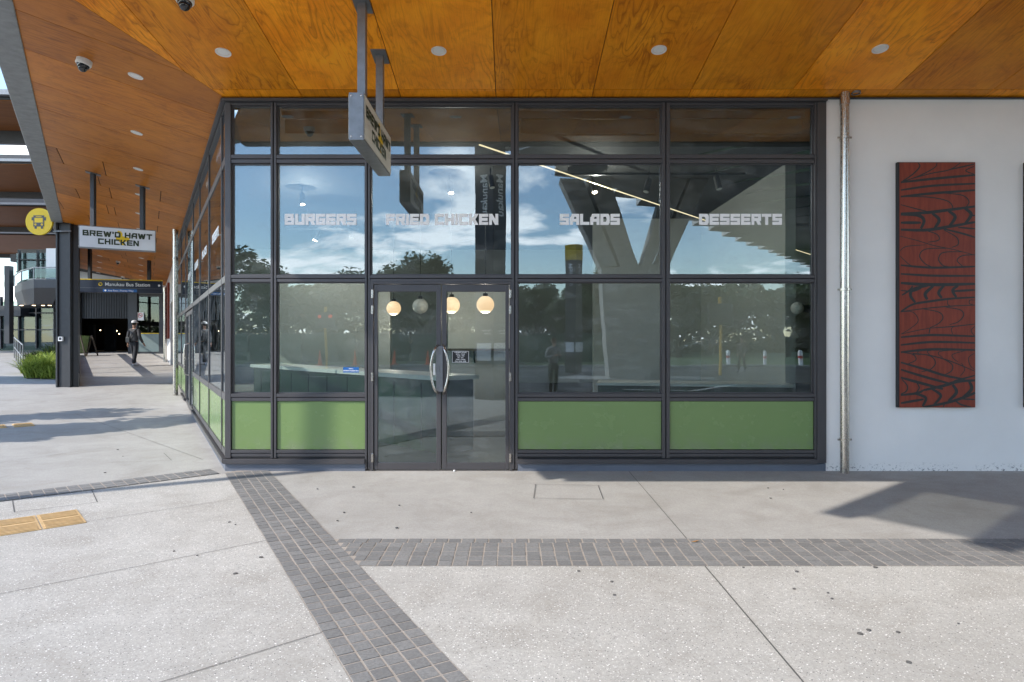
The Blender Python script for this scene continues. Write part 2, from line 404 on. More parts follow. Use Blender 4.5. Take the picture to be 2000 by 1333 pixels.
# ground sheet
g = MB()
ys = [-900, -60, -21.0]; 
def gs(x0, x1, y0, y1, m=0):
    g.cm = m; g.face([(x0, y0, ground(y0)), (x1, y0, ground(y0)), (x1, y1, ground(y1)), (x0, y1, ground(y1))])
for a, b in ((-900, -40), (-40, 14), (14, 34), (34, 900)):
    gs(-900, 900, a, b)
struct('ground', g, M['smooth'])
r = MB(); r.box(-300, 300, -22, -2.3, -.05, .0055); struct('road', r, M['asphalt'])
r = MB(); r.box(-300, 300, -2.3, -2.15, 0, .012); r.box(-300, 300, -22.18, -22, 0, .12); struct('kerb', r, M['concrete'])
r = MB(); r.box(-300, 300, -120, -26, 0, .01); struct('lawn', r, M['grass'])
r = MB()
r.box(-60, 60, -17.8, -17.7, .004, .0085)
for i in range(8): r.box(-30+i*7, -27+i*7, -12.6, -12.5, .004, .008)
r.prism([(3.4, -5.0), (5.2, -4.3), (5.25, -4.42), (3.5, -5.15)], .004, .0095); r.prism([(5.2, -4.3), (7.6, -7.4), (7.8, -7.3), (5.4, -4.3)], .004, .0090)
struct('road_markings', r, M['roadpaint'])

DA = Vector((.492, -.8706, 0)).normalized(); DP = Vector((.8706, .492, 0)).normalized()   # diagonal sett band: along, across
VB = Vector((.755, .656, 0)).normalized(); VQ = Vector((-.656, .755, 0)).normalized()
p0 = Vector((-3.24, 7.34, 0)); BW = .455
def L(p, t, w=0): q = p+DA*t+DP*w; return (q.x, q.y)
y2 = 4.32; y1 = 4.91
def diag_at(y, w): t = (p0.y+DP.y*w-y)/-DA.y; q = p0+DA*t+DP*w; return q.x
# exposed aggregate
a = MB()
a.face([(diag_at(y2, BW), y2, .004), (diag_at(-2.2, BW), -2.2, .004), (40, -2.2, .004), (40, y2, .004)])
lb0 = Vector((-3.30, 7.34, 0)); 
q1 = lb0-VB*30
a.face([(p0.x, p0.y, .004), (q1.x-.3, q1.y, .004), (q1.x, -2.2, .004), (diag_at(-2.2, 0), -2.2, .004)])
struct('aggregate_paving', a, M['aggr'])
mo = MB()
mo.face([(*L(p0, -.02), .006), (*L(p0, 10.6), .006), (*L(p0, 10.9, BW), .006), (*L(p0, -.3, BW), .006)][::1])
mo.face([(diag_at(y1, BW), y1, .006), (diag_at(y2, BW), y2, .006), (30, y2, .006), (30, y1, .006)])
LW = .34
for k in (0,):
    b = lb0-VB*.1
    mo.face([(b.x, b.y, .006), ((b+VQ*LW).x, (b+VQ*LW).y, .006), ((b-VB*14+VQ*LW).x, (b-VB*14+VQ*LW).y, .006), ((b-VB*14).x, (b-VB*14).y, .006)])
struct('mortar_bed', mo, M['mortar'])
st = MB()
def settblk(o, u, v, lu, lv, j=.0055):
    zt = .0085+random.uniform(-.001, .0012)
    jj = [j+random.uniform(-.0015, .002) for _ in range(4)]
    pts = [o+u*jj[0]+v*jj[1], o+u*(lu-jj[2])+v*jj[1], o+u*(lu-jj[2])+v*(lv-jj[3]), o+u*jj[0]+v*(lv-jj[3])]
    st.prism([(p.x, p.y) for p in pts], .0, zt)
for i in range(106):
    for k in range(5):
        settblk(p0+DA*(i*.1-.0+.004*math.sin(k))+DP*(k*BW/5+0), DA, DP, .1, BW/5)
ux = Vector((1, 0, 0)); uy = Vector((0, 1, 0))
for row in range(6):
    yy = y2+row*(y1-y2)/6
    x = diag_at(yy+.05, BW)+.01
    x0g = math.floor(x/.1)*.1
    settblk(Vector((x, yy, 0)), ux, uy, x0g+.1-x if x0g+.1-x > .03 else .13, (y1-y2)/6)
    xx = x0g+.1 if x0g+.1-x > .03 else x+.13
    while xx < 13: settblk(Vector((xx, yy, 0)), ux, uy, .1, (y1-y2)/6); xx += .1
for i in range(130):
    for k in range(3):
        q = lb0-VB*(.1*(i+1))+VQ*(k*LW/3)
        if d2(q.x+.02, q.y+.08) > .06: settblk(q, VB, VQ, .1, LW/3)
struct('basalt_setts', st, M['sett'])
# paving joints (saw cuts)
jt = MB()
def cut(a, b, w=.009, z=.0075):
    a = Vector((*a, 0)); b = Vector((*b, 0)); n_ = (b-a).normalized().cross(Vector((0, 0, 1)))*w/2
    jt.face([(p.x, p.y, z) for p in (a-n_, b-n_, b+n_, a+n_)])
def gp(px, py): y = CAMH*F/(py-667); return ((px-1000)/F*y, y)
cut((1.28, 4.31), (1.26, -2.1)); cut((1.32, 4.92), (1.34, 7.45), .006); cut((6.1, 4.9), (6.1, 7.4), .006); cut((6.4, 4.3), (6.4, -2.1))
for off in (1.33, 2.84, 4.6):
    s = p0+DA*(off); e = s-VB*14; cut((s.x, s.y), (e.x, e.y), .0045)
cut((-3.9, 8.2), (-9.0, 13.4), .005, .006)
cut(gp(1040, 948), gp(1172, 950), .006); cut(gp(1040, 975), gp(1176, 977), .006); cut(gp(1046, 948), gp(1042, 975), .006); cut(gp(1168, 950), gp(1178, 977), .006)
cut(gp(216, 905), gp(335, 901), .006); cut(gp(320, 887), gp(335, 901), .006)
cut(gp(24, 978), gp(28, 1003), .007); cut(gp(28, 1003), gp(190, 983), .006); cut(gp(178, 957), gp(190, 983), .007)
cut(gp(0, 905), gp(250, 870), .005); cut(gp(0, 800), gp(345, 775), .012)
struct('paving_joints', jt, M['joint'])
# chewing gum spots and small litter
gm = MB()
for px, py in ((385, 1088), (340, 1079), (448, 1022), (460, 1027), (510, 1091), (1452, 1111), (1556, 1119), (1551, 1153), (1617, 1161), (1625, 1172), (1680, 1241), (1697, 1234), (1754, 1238), (1872, 1221), (1775, 1297), (1500, 955), (1530, 958), (1505, 975), (460, 1123), (230, 880), (240, 893), (690, 953), (780, 989), (920, 1003), (775, 1033), (672, 1003), (659, 1019), (1130, 1118), (1200, 1165), (1195, 1139), (620, 957), (1710, 1111), (205, 925)):
    x, y = gp(px, py); r_ = random.uniform(.006, .015)
    gm.prism([(x+r_*math.cos(k*.7)*random.uniform(.8, 1.15), y+r_*math.sin(k*.7)*random.uniform(.8, 1.1)) for k in range(9)], .004, .0095)
struct('gum_spots', gm, M['gum'])
# a few dry leaves on the paving
def scrap(px, py, m, nm, lab):
    x, y = gp(px, py); b = MB(); r_ = .03
    b.ext([(x-r_, y, .012), (x, y-.012, .016), (x+r_, y+.004, .022), (x+.004, y+.014, .013)], (0, 0, .0012)); tag(b.build(nm, m), lab, 'leaf', 'dry leaves on the paving')
M['dryleaf'] = flat('dry_leaf', (.45, .22, .06), .8)
scrap(1358, 1062, M['dryleaf'], 'fallen_leaf', 'small orange leaf lying on the dark sett band')
scrap(1270, 925, M['dryleaf'], 'fallen_leaf', 'dry leaf lying against the plinth below the green panel')
# white paver, drain grate, tactile pavers
def patch(pts, z0, z1, name, mat, label, cat, group=None):
    b = MB(); b.prism(pts, z0, z1); return tag(b.build(name, mat, bevel=.002), label, cat, group)
patch([gp(70, 788), gp(107, 787), gp(103, 782), gp(66, 783)], .002, .009, 'access_cover', M['whitetop'], 'small white rectangular cover set in the far paving', 'cover')
gr = MB()
for i in range(9):
    s = side(9.0+i*.09, .32); e = side(9.0+i*.09, .08)
    gr.beam((s.x, s.y, .008), (e.x, e.y, .008), .05, .012)
tag(gr.build('drain_grate', M['steel']), 'grey slotted drain grate at the foot of the side wall', 'grate')
def tactile(o, label, rows=2):
    t = thing('tactile_paver', o, label, 'paver', 'buff ribbed tactile pavers')
    b = MB(); pts = [o, o-VB*.29, o-VB*.29+VQ*.54, o+VQ*.54]
    b.prism([(p.x, p.y) for p in pts], .0, .010); b.build('base', M['tactile'], t)
    c = MB()
    for k in range(12):
        if k in (6,): continue
        w = .03+k*.0425
        a_ = o-VB*.02+VQ*w; e_ = o-VB*.27+VQ*w
        c.beam((a_.x, a_.y, .012), (e_.x, e_.y, .012), .022, .008)
    c.build('ribs', M['tactile'], t)
    return t
o0 = Vector((-3.50, 5.35, 0))
for i, lb in enumerate(('buff ribbed tactile paver at the right end of the near row', 'buff ribbed tactile paver in the middle of the near row', 'buff ribbed tactile paver cut by the left edge of the photo', 'buff ribbed tactile paver just outside the left edge')):
    tactile(o0-VB*.3*i, lb)
o0 = Vector((*gp(68, 833), 0))
for i, lb in enumerate(('buff tactile paver at the right end of the shaded far row', 'buff tactile paver in the shaded far row beside the left edge')):
    tactile(o0-VB*.3*i*1.3, lb)

# ================================================================ letter strokes
G = {'B': [(0,0,0,1),(0,1,.9,1),(.9,1,.9,.5),(0,.5,1,.5),(1,.5,1,0),(0,0,1,0)], 'U': [(0,1,0,0),(0,0,1,0),(1,0,1,1)],
'R': [(0,0,0,1),(0,1,1,1),(1,1,1,.48),(0,.48,1,.48),(.55,.48,1,0)], 'G': [(1,1,0,1),(0,1,0,0),(0,0,1,0),(1,0,1,.45),(.55,.45,1,.45)],
'E': [(0,0,0,1),(0,1,1,1),(0,.5,.9,.5),(0,0,1,0)], 'S': [(1,1,0,1),(0,1,0,.5),(0,.5,1,.5),(1,.5,1,0),(1,0,0,0)],
'F': [(0,0,0,1),(0,1,1,1),(0,.5,.9,.5)], 'I': [(.5,0,.5,1)], 'D': [(0,0,0,1),(0,1,.8,1),(.8,1,1,.8),(1,.8,1,.2),(1,.2,.8,0),(.8,0,0,0)],
'C': [(1,1,0,1),(0,1,0,0),(0,0,1,0)], 'H': [(0,0,0,1),(1,0,1,1),(0,.5,1,.5)], 'K': [(0,0,0,1),(0,.5,.4,.5),(.35,.5,1,1),(.35,.5,1,0)],
'N': [(0,0,0,1),(.0,1,1,0),(1,0,1,1)], 'A': [(0,0,0,.6),(0,.6,.35,1),(.35,1,1,1),(1,1,1,0),(0,.38,1,.38)], 'L': [(0,1,0,0),(0,0,1,0)],
'T': [(0,1,1,1),(.5,0,.5,1)], 'W': [(0,1,.25,0),(.25,0,.5,.9),(.5,.9,.75,0),(.75,0,1,1)], "'": [(.5,1,.5,.8)], 'P': [(0,0,0,1),(0,1,1,1),(1,1,1,.45),(0,.45,1,.45)],
'M': [(0,0,0,1),(0,1,.5,.4),(.5,.4,1,1),(1,1,1,0)], 'O': [(0,0,0,1),(0,1,1,1),(1,1,1,0),(0,0,1,0)], '&': [(0,0,1,0),(0,0,0,1),(0,1,1,1),(0,.5,1,.5)]}
def words(mb, txt, org, ux, uz, un, h, total, tk=.25, gapf=.12):
    """strokes of a squared heavy face; org = lower-left, ux along, uz up, un towards the reader"""
    wid = {'I': .34, "'": .28, ' ': .45, 'W': 1.35, 'M': 1.25}
    tot = sum(wid.get(c, 1) for c in txt)+gapf*(len(txt)-1); k = total/tot
    x = 0; n_ = 0
    for c in txt:
        w = wid.get(c, 1)*k
        if c in G:
            t = tk*h; th = min(t, w*(.95 if c in "I'" else .36))
            for (x0, y0, x1, y1_) in G[c]:
                ax, ay = x+th/2+x0*(w-th), t/2+y0*(h-t); bx, by = x+th/2+x1*(w-th), t/2+y1_*(h-t)
                if c in "I'": ax = bx = x+w/2
                n_ += 1; lift = un*(.0006+.00012*(n_ % 7))
                if abs(ax-bx) < 1e-6: q = [(ax-th/2, min(ay, by)-t/2), (ax+th/2, min(ay, by)-t/2), (ax+th/2, max(ay, by)+t/2), (ax-th/2, max(ay, by)+t/2)]
                elif abs(ay-by) < 1e-6: q = [(min(ax, bx)-th/2, ay-t/2), (max(ax, bx)+th/2, ay-t/2), (max(ax, bx)+th/2, ay+t/2), (min(ax, bx)-th/2, ay+t/2)]
                else: q = [(ax-th*.6, ay-(t/2 if ay < by else -t/2)), (ax+th*.6, ay-(t/2 if ay < by else -t/2)), (bx+th*.6, by+(t/2 if ay < by else -t/2)), (bx-th*.6, by+(t/2 if ay < by else -t/2))]
                mb.face([org+ux*a_+uz*b_+lift for a_, b_ in q])
        x += w+gapf*k
def text_mesh(name, txt, size, mat, parent, origin, ux, uz, un, align='LEFT', bold=0, xs=1.0):
    cu = bpy.data.curves.new('tmp', 'FONT'); cu.body = txt; cu.size = size; cu.align_x = align; cu.offset = bold; cu.extrude = .0008
    to = bpy.data.objects.new('tmp', cu); col.objects.link(to)
    dg = bpy.context.evaluated_depsgraph_get(); me = bpy.data.meshes.new_from_object(to.evaluated_get(dg))
    bpy.data.objects.remove(to)
    b = MB(); vs = [origin+ux*(v.co.x*xs)+uz*v.co.y+un*(v.co.z+.0015) for v in me.vertices]
    b.raw(vs, [tuple(p.vertices) for p in me.polygons]); bpy.data.meshes.remove(me)
    return b.build(name, mat, parent)
X = Vector((1, 0, 0)); Yv = Vector((0, 1, 0)); Z = Vector((0, 0, 1))

# ================================================================ the shop: front
shop = thing('shop_building', (CX, FY, 0), 'corner shop with tall dark framed glazing and green panels under a plywood canopy', 'building')
GY = FY+.055
fr = MB(); bk = MB()
cols_ = [(440, 450.5), (528.5, 539.5), (713, 722.5), (1000, 1011), (1293, 1308)]
TR = [(190, 206), (303, 319), (538, 551.5), (770, 784.5), (880, 893)]
def hbar(x0, x1, za, zb, y0=FY, dy_=.11): fr.box(x0, x1, y0, y0+dy_, za, zb)
spans = [(450.5, 528.5), (539.5, 713), (722.5, 1000), (1011, 1293), (1308, 1591)]
for i, (a_, b_) in enumerate(spans):
    for k, (t0, t1) in enumerate(TR):
        if i == 2 and k >= 3: continue
        # two-step transom: slim recessed groove through the middle
        zt, zb = fz(t0), fz(t1); m_ = (zt+zb)/2
        fr.box(fx(a_), fx(b_), FY, FY+.10, m_+.004, zt); fr.box(fx(a_), fx(b_), FY+.006, FY+.10, zb, m_-.004)
        bk.box(fx(a_), fx(b_), FY+.03, FY+.09, m_-.004, m_+.004)
for a_, b_ in cols_:
    zlo = fz(896) if a_ not in (713, 1000) else .02
    m_ = (fx(a_)+fx(b_))/2
    if a_ == 440: fr.box(fx(a_), fx(b_), FY-.003, FY+.10, zlo, H0-.01); continue
    fr.box(fx(a_), m_-.007, FY-.003, FY+.11, zlo, H0-.01); fr.box(m_+.007, fx(b_), FY-.003, FY+.11, zlo, H0-.01)
    bk.box(m_-.007, m_+.007, FY+.012, FY+.10, zlo, H0-.01)
fr.box(fx(1591), fx(1595), FY-.003, FY+.1, fz(896), H0-.01); fr.box(fx(1595.6), fx(1613), FY-.012, FY+.12, fz(905), H0-.004)
bk.box(fx(1595), fx(1595.6), FY+.02, FY+.1, fz(896), H0-.01)
fr.box(CX-.02, fx(713), FY-.035, FY+.10, fz(906), fz(897)); fr.box(fx(1011), fx(1595.6), FY-.035, FY+.10, fz(906), fz(897))
bk.box(CX+.01, fx(713), FY+.01, FY+.10, fz(897), fz(893)); bk.box(fx(1011), fx(1595.6), FY+.01, FY+.10, fz(897), fz(893))
# head flashing under the soffit
fr.box(CX-.03, fx(1613), FY-.05, FY-.004, H0-.045, H0-.012)
fr.build('window_frame', M['frame'], shop, bevel=.002); bk.build('shadow_gap', M['gap'], shop)
pl = MB(); pl.box(CX, fx(713), FY-.0, FY+.12, -.05, fz(906.3)); pl.box(fx(1011), fx(1613), FY-.0, FY+.12, -.05, fz(906.3))
pl.build('plinth', M['plinth'], shop, bevel=.003)
GL = {}
rows = [(206, 303), (319, 538), (551.5, 770)]
for i, (a_, b_) in enumerate(spans):
    for k, (t, b) in enumerate(rows):
        if i == 2 and k == 2: continue
        q = MB(); q.box(fx(a_), fx(b_), GY, GY+.010, fz(b), fz(t)); GL[i, k] = q.build('window_pane', M['glass'], shop)
        # slim inner bead around each pane
    if i != 2:
        q = MB(); q.box(fx(a_)+.004, fx(b_)-.004, FY+.022, FY+.05, fz(880)+.004, fz(784.5)-.004); q.build('green_panel', M['green'], shop, bevel=.003)
bd = MB()
for i, (a_, b_) in enumerate(spans):
    for k, (t, b) in enumerate(rows):
        if i == 2 and k == 2: continue
        x0, x1, z0, z1 = fx(a_), fx(b_), fz(b), fz(t); w = .014; y0 = FY+.035; y1_ = GY-.001
        bd.box(x0, x0+w, y0, y1_, z0, z1); bd.box(x1-w, x1, y0, y1_, z0, z1); bd.box(x0+w, x1-w, y0, y1_, z0, z0+w); bd.box(x0+w, x1-w, y0, y1_, z1-w, z1)
bd.build('glazing_bead', M['frame'], shop)
for i, k, txt, a_, b_ in ((1, 1, 'BURGERS', 553, 694), (2, 1, 'FRIED CHICKEN', 752, 973), (3, 1, 'SALADS', 1094, 1212), (4, 1, 'DESSERTS', 1368, 1531)):
    q = MB(); words(q, txt, Vector((fx(a_), GY-.001, fz(438.5))), X, Z, -Yv, .128, fx(b_)-fx(a_), .27, .09)
    q.build('lettering', M['vinyl'], GL[i, k])
# doors
jm = MB(); jm.box(fx(722.5), fx(729), FY+.0, FY+.11, .0, fz(551.5)); jm.box(fx(995), fx(1000), FY+.0, FY+.11, .0, fz(551.5)); jm.box(fx(729), fx(995), FY+.0, FY+.11, fz(555.5), fz(551.5))
jm.build('door_frame', M['frame'], shop, bevel=.002)
for (x0, x1, gx0, gx1, s_) in ((730, 861, 737, 852, -1), (863, 994, 872, 987, 1)):
    z1 = fz(556.5); z0 = .012; a_, b_, ga, gb = fx(x0), fx(x1), fx(gx0), fx(gx1)
    d = MB(); y0 = FY+.012; y1_ = FY+.062; zt = fz(570.5); zb = fz(905)
    d.box(a_, ga, y0, y1_, z0, z1); d.box(gb, b_, y0, y1_, z0, z1); d.box(ga, gb, y0, y1_, zt, z1); d.box(ga, gb, y0, y1_, z0, zb)
    dr = d.build('door', M['frame'], shop, bevel=.003)
    q = MB(); q.box(ga, gb, FY+.034, FY+.044, zb, zt); gp_ = q.build('door_glass', M['glass'], dr)
    h = MB(); xs = fx(855) if s_ < 0 else fx(865); bow = fx(843) if s_ < 0 else fx(877)
    pts = []
    for k in range(17):
        t = k/16; z = fz(675)+(fz(770)-fz(675))*t; f_ = math.sin(math.pi*t)**.75
        yo = FY-.075 if 0 < k < 16 else FY+.01
        pts.append((xs+(bow-xs)*f_, FY+.012-.09*min(1, math.sin(math.pi*t)*4), z))
    h.tube(pts, .0135, 10); h.build('handle', M['inox'], dr, smooth=True)
    hg = fx(727.5) if s_ < 0 else fx(996.5)
    for zc in (575, 606, 737, 895):
        q = MB(); q.box(hg-.012, hg+.012, FY-.016, FY+.011, fz(zc+8.5), fz(zc-8.5)); q.build('hinge', M['inox'], dr, bevel=.003)
    if s_ < 0:
        q = MB(); q.box(fx(852), fx(865), FY-.012, FY+.0115, fz(766), fz(677)); q.box(fx(853.5), fx(858), FY-.022, FY-.0125, fz(725), fz(716)); q.build('lock_plate', M['steel'], dr, bevel=.002)
        q = MB(); q.box(fx(846), fx(850), FY+.009, FY+.0118, fz(733), fz(711)); q.build('pull_sticker', M['vinyl'], dr)
        q = MB(); q.box(fx(848.5), fx(851.5), FY+.0055, FY+.0088, fz(607), fz(604)); 
    else:
        q = MB(); q.box(fx(882), fx(916), FY+.030, FY+.0335, fz(710), fz(686)); hs = q.build('opening_hours_sign', M['black'], gp_)
        q = MB()
        x0_, x1_, zt_, zb_ = fx(882.7), fx(915.3), fz(686.7), fz(709.3)
        for bb in ((x0_, x1_, zt_-.004, zt_), (x0_, x1_, zb_, zb_+.004), (x0_, x0_+.004, zb_+.004, zt_-.004), (x1_-.004, x1_, zb_+.004, zt_-.004)): q.box(bb[0], bb[1], FY+.0285, FY+.0298, bb[2], bb[3])
        q.build('sign_border', M['vinyl'], gp_)
        for j, tx in enumerate(('OPENING HOURS', 'MON - THUR', '10AM - 9PM', 'FRI - SAT', '10AM - 9:30PM', 'SUN 10AM - 8PM')):
            text_mesh('sign_text', tx, 0.0175, M['vinyl'], gp_, Vector((fx(899), FY+.0285, fz(690.3)-j*.0205)), X, Z, -Yv, 'CENTER', .0003)
q = MB(); q.box(fx(668), fx(699), GY-.006, GY-.001, fz(729), fz(718.5)); sk = q.build('window_sticker', M['blue'], GL[1, 2])
text_mesh('sticker_text', 'WIFI is', .018, M['vinyl'], GL[1, 2], Vector((fx(683.5), GY-.007, fz(722.5))), X, Z, -Yv, 'CENTER', .0004)
text_mesh('sticker_text', 'AFTERPAY Available Here', .0165, M['vinyl'], GL[1, 2], Vector((fx(683.5), GY-.007, fz(726.3))), X, Z, -Yv, 'CENTER', .0004)
# small pale leaf-off white chip at the door foot
b = MB(); b.ball((fx(888), FY-.05, .014), .012, 10); tag(b.build('pebble', M['vinyl'], smooth=True), 'tiny white pebble in front of the right door leaf', 'pebble')

# ---- the shop: side
def sbox(mb, t0, t1, o0_, o1_, z0, z1):
    pts = [side(t0, o0_), side(t1, o0_), side(t1, o1_), side(t0, o1_)]
    mb.prism([(p.x, p.y) for p in pts], z0, z1)
T_END = side_t(345)
mull = [0.0, side_t(432.4), side_t(407.2), side_t(389), side_t(376)]
mull2 = mull+[side_t(361.5), side_t(353), T_END]
sf = MB(); sgap = MB()
hts = [(fz(206), fz(190)-.01), (fz(319), fz(303)), (fz(551.5), fz(538)), (fz(784.5), fz(770)), (fz(893), fz(880))]
for i in range(len(mull2)-1):
    a_, b_ = mull2[i], mull2[i+1]; isdoor = i == 4
    for k, (z0, z1) in enumerate(hts):
        if isdoor and k >= 3: continue
        sbox(sf, a_+.03, b_-.03, -.1, .0, z0, z1)
    if a_ > 0: sbox(sf, a_-.03, a_-.006, -.1, .003, fz(896), H0-.01); sbox(sf, a_+.006, a_+.03, -.1, .003, fz(896), H0-.01); sbox(sgap, a_-.006, a_+.006, -.1, -.02, fz(896), H0-.01)
    else: sbox(sf, .002, .03, -.1, .003, fz(896), H0-.01)
    if not isdoor:
        q = MB(); sbox(q, a_+.034, b_-.034, -.05, -.010, fz(880)+.004, fz(784.5)-.004); q.build('green_panel', M['green'], shop)
    for k, (t, b) in enumerate(rows):
        if isdoor and k == 2: continue
        q = MB(); sbox(q, a_+.03, b_-.03, -.020, -.010, fz(b), fz(t)); GL['s', i, k] = q.build('window_pane', M['glass'], shop)
sbox(sf, T_END-.03, T_END+.05, -.12, .012, 0, H0-.01)
sbox(sf, .02, mull2[4]-.03, -.1, .035, fz(906), fz(897)); sbox(sf, 0, T_END, .004, .05, H0-.045, H0-.012)
sbox(sf, mull2[5]+.03, T_END, -.1, .035, fz(906), fz(897))
sf.build('window_frame', M['frame'], shop, bevel=.002); sgap.build('shadow_gap', M['gap'], shop)
q = MB(); sbox(q, .0, mull2[4]-.03, -.12, .001, -.05, fz(906.3)); sbox(q, mull2[5]+.03, T_END, -.12, .001, -.05, fz(906.3)); q.build('plinth', M['plinth'], shop)
for i, txt in ((1, 'DESSERTS'), (2, 'SALADS'), (3, 'BURGERS'), (4, 'CHICKEN')):
    a_, b_ = mull2[i], mull2[i+1]; m_ = (a_+b_)/2; w = min(.95, (b_-a_)*.62)
    q = MB(); words(q, txt, side(m_+w/2, -.009, fz(438.5)), -SD, Z, SN, .128, w, .27, .09); q.build('lettering', M['vinyl'], GL['s', i, 1])
# side door
a_, b_ = mull2[4]+.03, mull2[5]-.03; m_ = (a_+b_)/2
for (u0, u1, hs) in ((a_, m_-.004, 1), (m_+.004, b_, -1)):
    d = MB(); z1 = fz(556); w = .11
    sbox(d, u0, u0+w, -.062, -.012, .012, z1); sbox(d, u1-w, u1, -.062, -.012, .012, z1); sbox(d, u0+w, u1-w, -.062, -.012, z1-.09, z1); sbox(d, u0+w, u1-w, -.062, -.012, .012, .12)
    dr = d.build('door', M['frame'], shop, bevel=.003)
    q = MB(); sbox(q, u0+w, u1-w, -.044, -.034, .12, z1-.09); q.build('door_glass', M['glass'], dr)
    e = m_+(-.05 if hs > 0 else .05)
    q = MB(); q.tube([side(e, -.02, .75), side(e, .075, .78), side(e, .085, .9), side(e, .085, 1.3), side(e, .075, 1.42), side(e, -.02, 1.45)], .014, 10); q.build('handle', M['inox'], dr, smooth=True)
    he = u0 if hs > 0 else u1
    for zc in (2.05, 1.85, 1.1, .2):
        q = MB(); sbox(q, he-.015, he+.015, -.02, .012, zc-.05, zc+.05); q.build('hinge', M['inox'], dr)

# ---- soffit and canopy roof of the shop
FE = 4.42                                          # front edge of the canopy
roof = thing('canopy_roof', (CX, FY, H0), 'deep plywood lined canopy sloping up and out over the pavement', 'canopy')
CORN = Vector((-4.45, 4.42, 0))
edA = on_left(25, 0); edB = on_left(145.5, 536); ed = (edB-edA)
def edge_at(y, out=0):                            # the inner edge of the gutter
    if y < edA.y: return Vector((edA.x+(CORN.x-edA.x)*(edA.y-y)/(edA.y-CORN.y), y, 0))
    t = (y-edA.y)/ed.y; p = edA+ed*t; return Vector((p.x, y, 0))
fold = Vector((on_main(145, 0).x-CX, on_main(145, 0).y-FY, 0))
def fold_x(y): return CX+fold.x*(y-FY)/fold.y
J = Vector((fold_x(FE), FE, zM(FE)))
# main soffit panels: joints perpendicular to the shop front
def clipped(poly, n_, c):                        # keep points with n.p <= c
    out = []
    for i in range(len(poly)):
        a_, b_ = poly[i], poly[(i+1) % len(poly)]; da = n_[0]*a_[0]+n_[1]*a_[1]-c; db = n_[0]*b_[0]+n_[1]*b_[1]-c
        if da <= 0: out.append(a_)
        if (da < 0 < db) or (db < 0 < da): t = da/(da-db); out.append((a_[0]+(b_[0]-a_[0])*t, a_[1]+(b_[1]-a_[1])*t))
    return out
en2 = Vector((-(edA.y-CORN.y), edA.x-CORN.x)); ec2 = en2[0]*CORN.x+en2[1]*CORN.y; se2 = 1 if en2[0]*5+en2[1]*5-ec2 < 0 else -1
def edge_clip(poly):                             # the roof edge bends at edA: two pieces
    lo_ = clipped(clipped(poly, (0, 1), edA.y), (se2*en2[0], se2*en2[1]), se2*ec2)
    hi_ = clipped(clipped(poly, (0, -1), -edA.y), (se*en[0], se*en[1]), se*ec)
    return [q_ for q_ in (lo_, hi_) if len(q_) >= 3]
so_ = MB()
joints = [on_main(x, 0).x for x in (236, 475, 722, 960, 1200, 1440, 1688, 1935, 2180)]
pw = (joints[-1]-joints[0])/8; joints = [joints[0]-pw, joints[0]-.0]+joints[1:]+[joints[-1]+pw*i for i in range(1, 8)]
fn = (fold.y, -fold.x) ; 
def side_of_fold(x, y): return (x-CX)*fold.y-(y-FY)*fold.x
sg = 1 if side_of_fold(5, 5) < 0 else -1          # main side has sign
en = (-ed.y, ed.x); ec = en[0]*edA.x+en[1]*edA.y
se = 1 if en[0]*5+en[1]*5-ec < 0 else -1
for i in range(len(joints)-1):
    for (ya, yb) in ((FE, 7.31), (7.318, FY+.02)):
        gpx = .004
        poly = [(joints[i]+gpx, ya), (joints[i+1]-gpx, ya), (joints[i+1]-gpx, yb), (joints[i]+gpx, yb)]
        poly = clipped(poly, (sg*fold.y, -sg*fold.x), sg*(CX*fold.y-FY*fold.x)-.004)
        rr_ = random.random()
        for pc in (edge_clip(poly) if poly else []):
            k0 = len(so_.f); so_.ext([(x, y, zM(y)) for x, y in pc], (0, 0, .015)); so_.rnd[k0:] = [rr_]*(len(so_.f)-k0)
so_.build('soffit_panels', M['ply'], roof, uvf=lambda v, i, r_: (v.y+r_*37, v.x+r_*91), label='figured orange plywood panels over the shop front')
# side soffit: joints measured across the slope
sl_ = MB()
def lj(a, b): pa, pb = on_left(*a), on_left(*b); return (pa, pb)
jl = [((35, 38.8), (368, 147)), ((52.3, 118.8), (424, 227.9)), ((67.5, 182.3), (408.5, 275)), ((76, 230.6), (396.7, 313.3)), ((84.4, 271.8), (388.2, 347.7)), ((94.5, 307.2), (378, 368))]
# slope direction: panels are perpendicular to the side wall; use even spacing beyond the measured ones
ts = []
for a_, b_ in jl:
    pb = on_left(*b_); ts.append((Vector((pb.x-CX, pb.y-FY, 0))).dot(SD))
pitch = (ts[5]-ts[1])/4
ts = [ts[0]]+[ts[1]+pitch*i for i in range(0, 30)]
TMAX = 29.5
ts = [t for t in ts if t < TMAX]+[TMAX]
def lpoint(t, d): p = Vector((CX, FY, 0))+SD*t+SN*d; return (p.x, p.y)
prev = -8
skew = .06
for i, t in enumerate([-2.2]+ts):
    dd = [(0, 9)] if i < 7 else [(0, .55+.9*(i % 2)), (.56+.9*(i % 2), 2.6-.5*(i % 3)), (2.61-.5*(i % 3), 9)]
    for (da, db) in dd:
        gpx = .004
        poly = [lpoint(prev-skew*da+gpx, da-.02 if da == 0 else da), lpoint(t-skew*da-gpx, da-.02 if da == 0 else da), lpoint(t-skew*db-gpx, db-.004), lpoint(prev-skew*db+gpx, db-.004)]
        poly = clipped(poly, (-sg*fold.y, sg*fold.x), -sg*(CX*fold.y-FY*fold.x)-.004)
        rr_ = random.random()
        for pc in (edge_clip(poly) if poly else []):
            k0 = len(sl_.f); sl_.ext([(x, y, zL(x, y)) for x, y in pc], (0, 0, .015)); sl_.rnd[k0:] = [rr_]*(len(sl_.f)-k0)
    prev = t
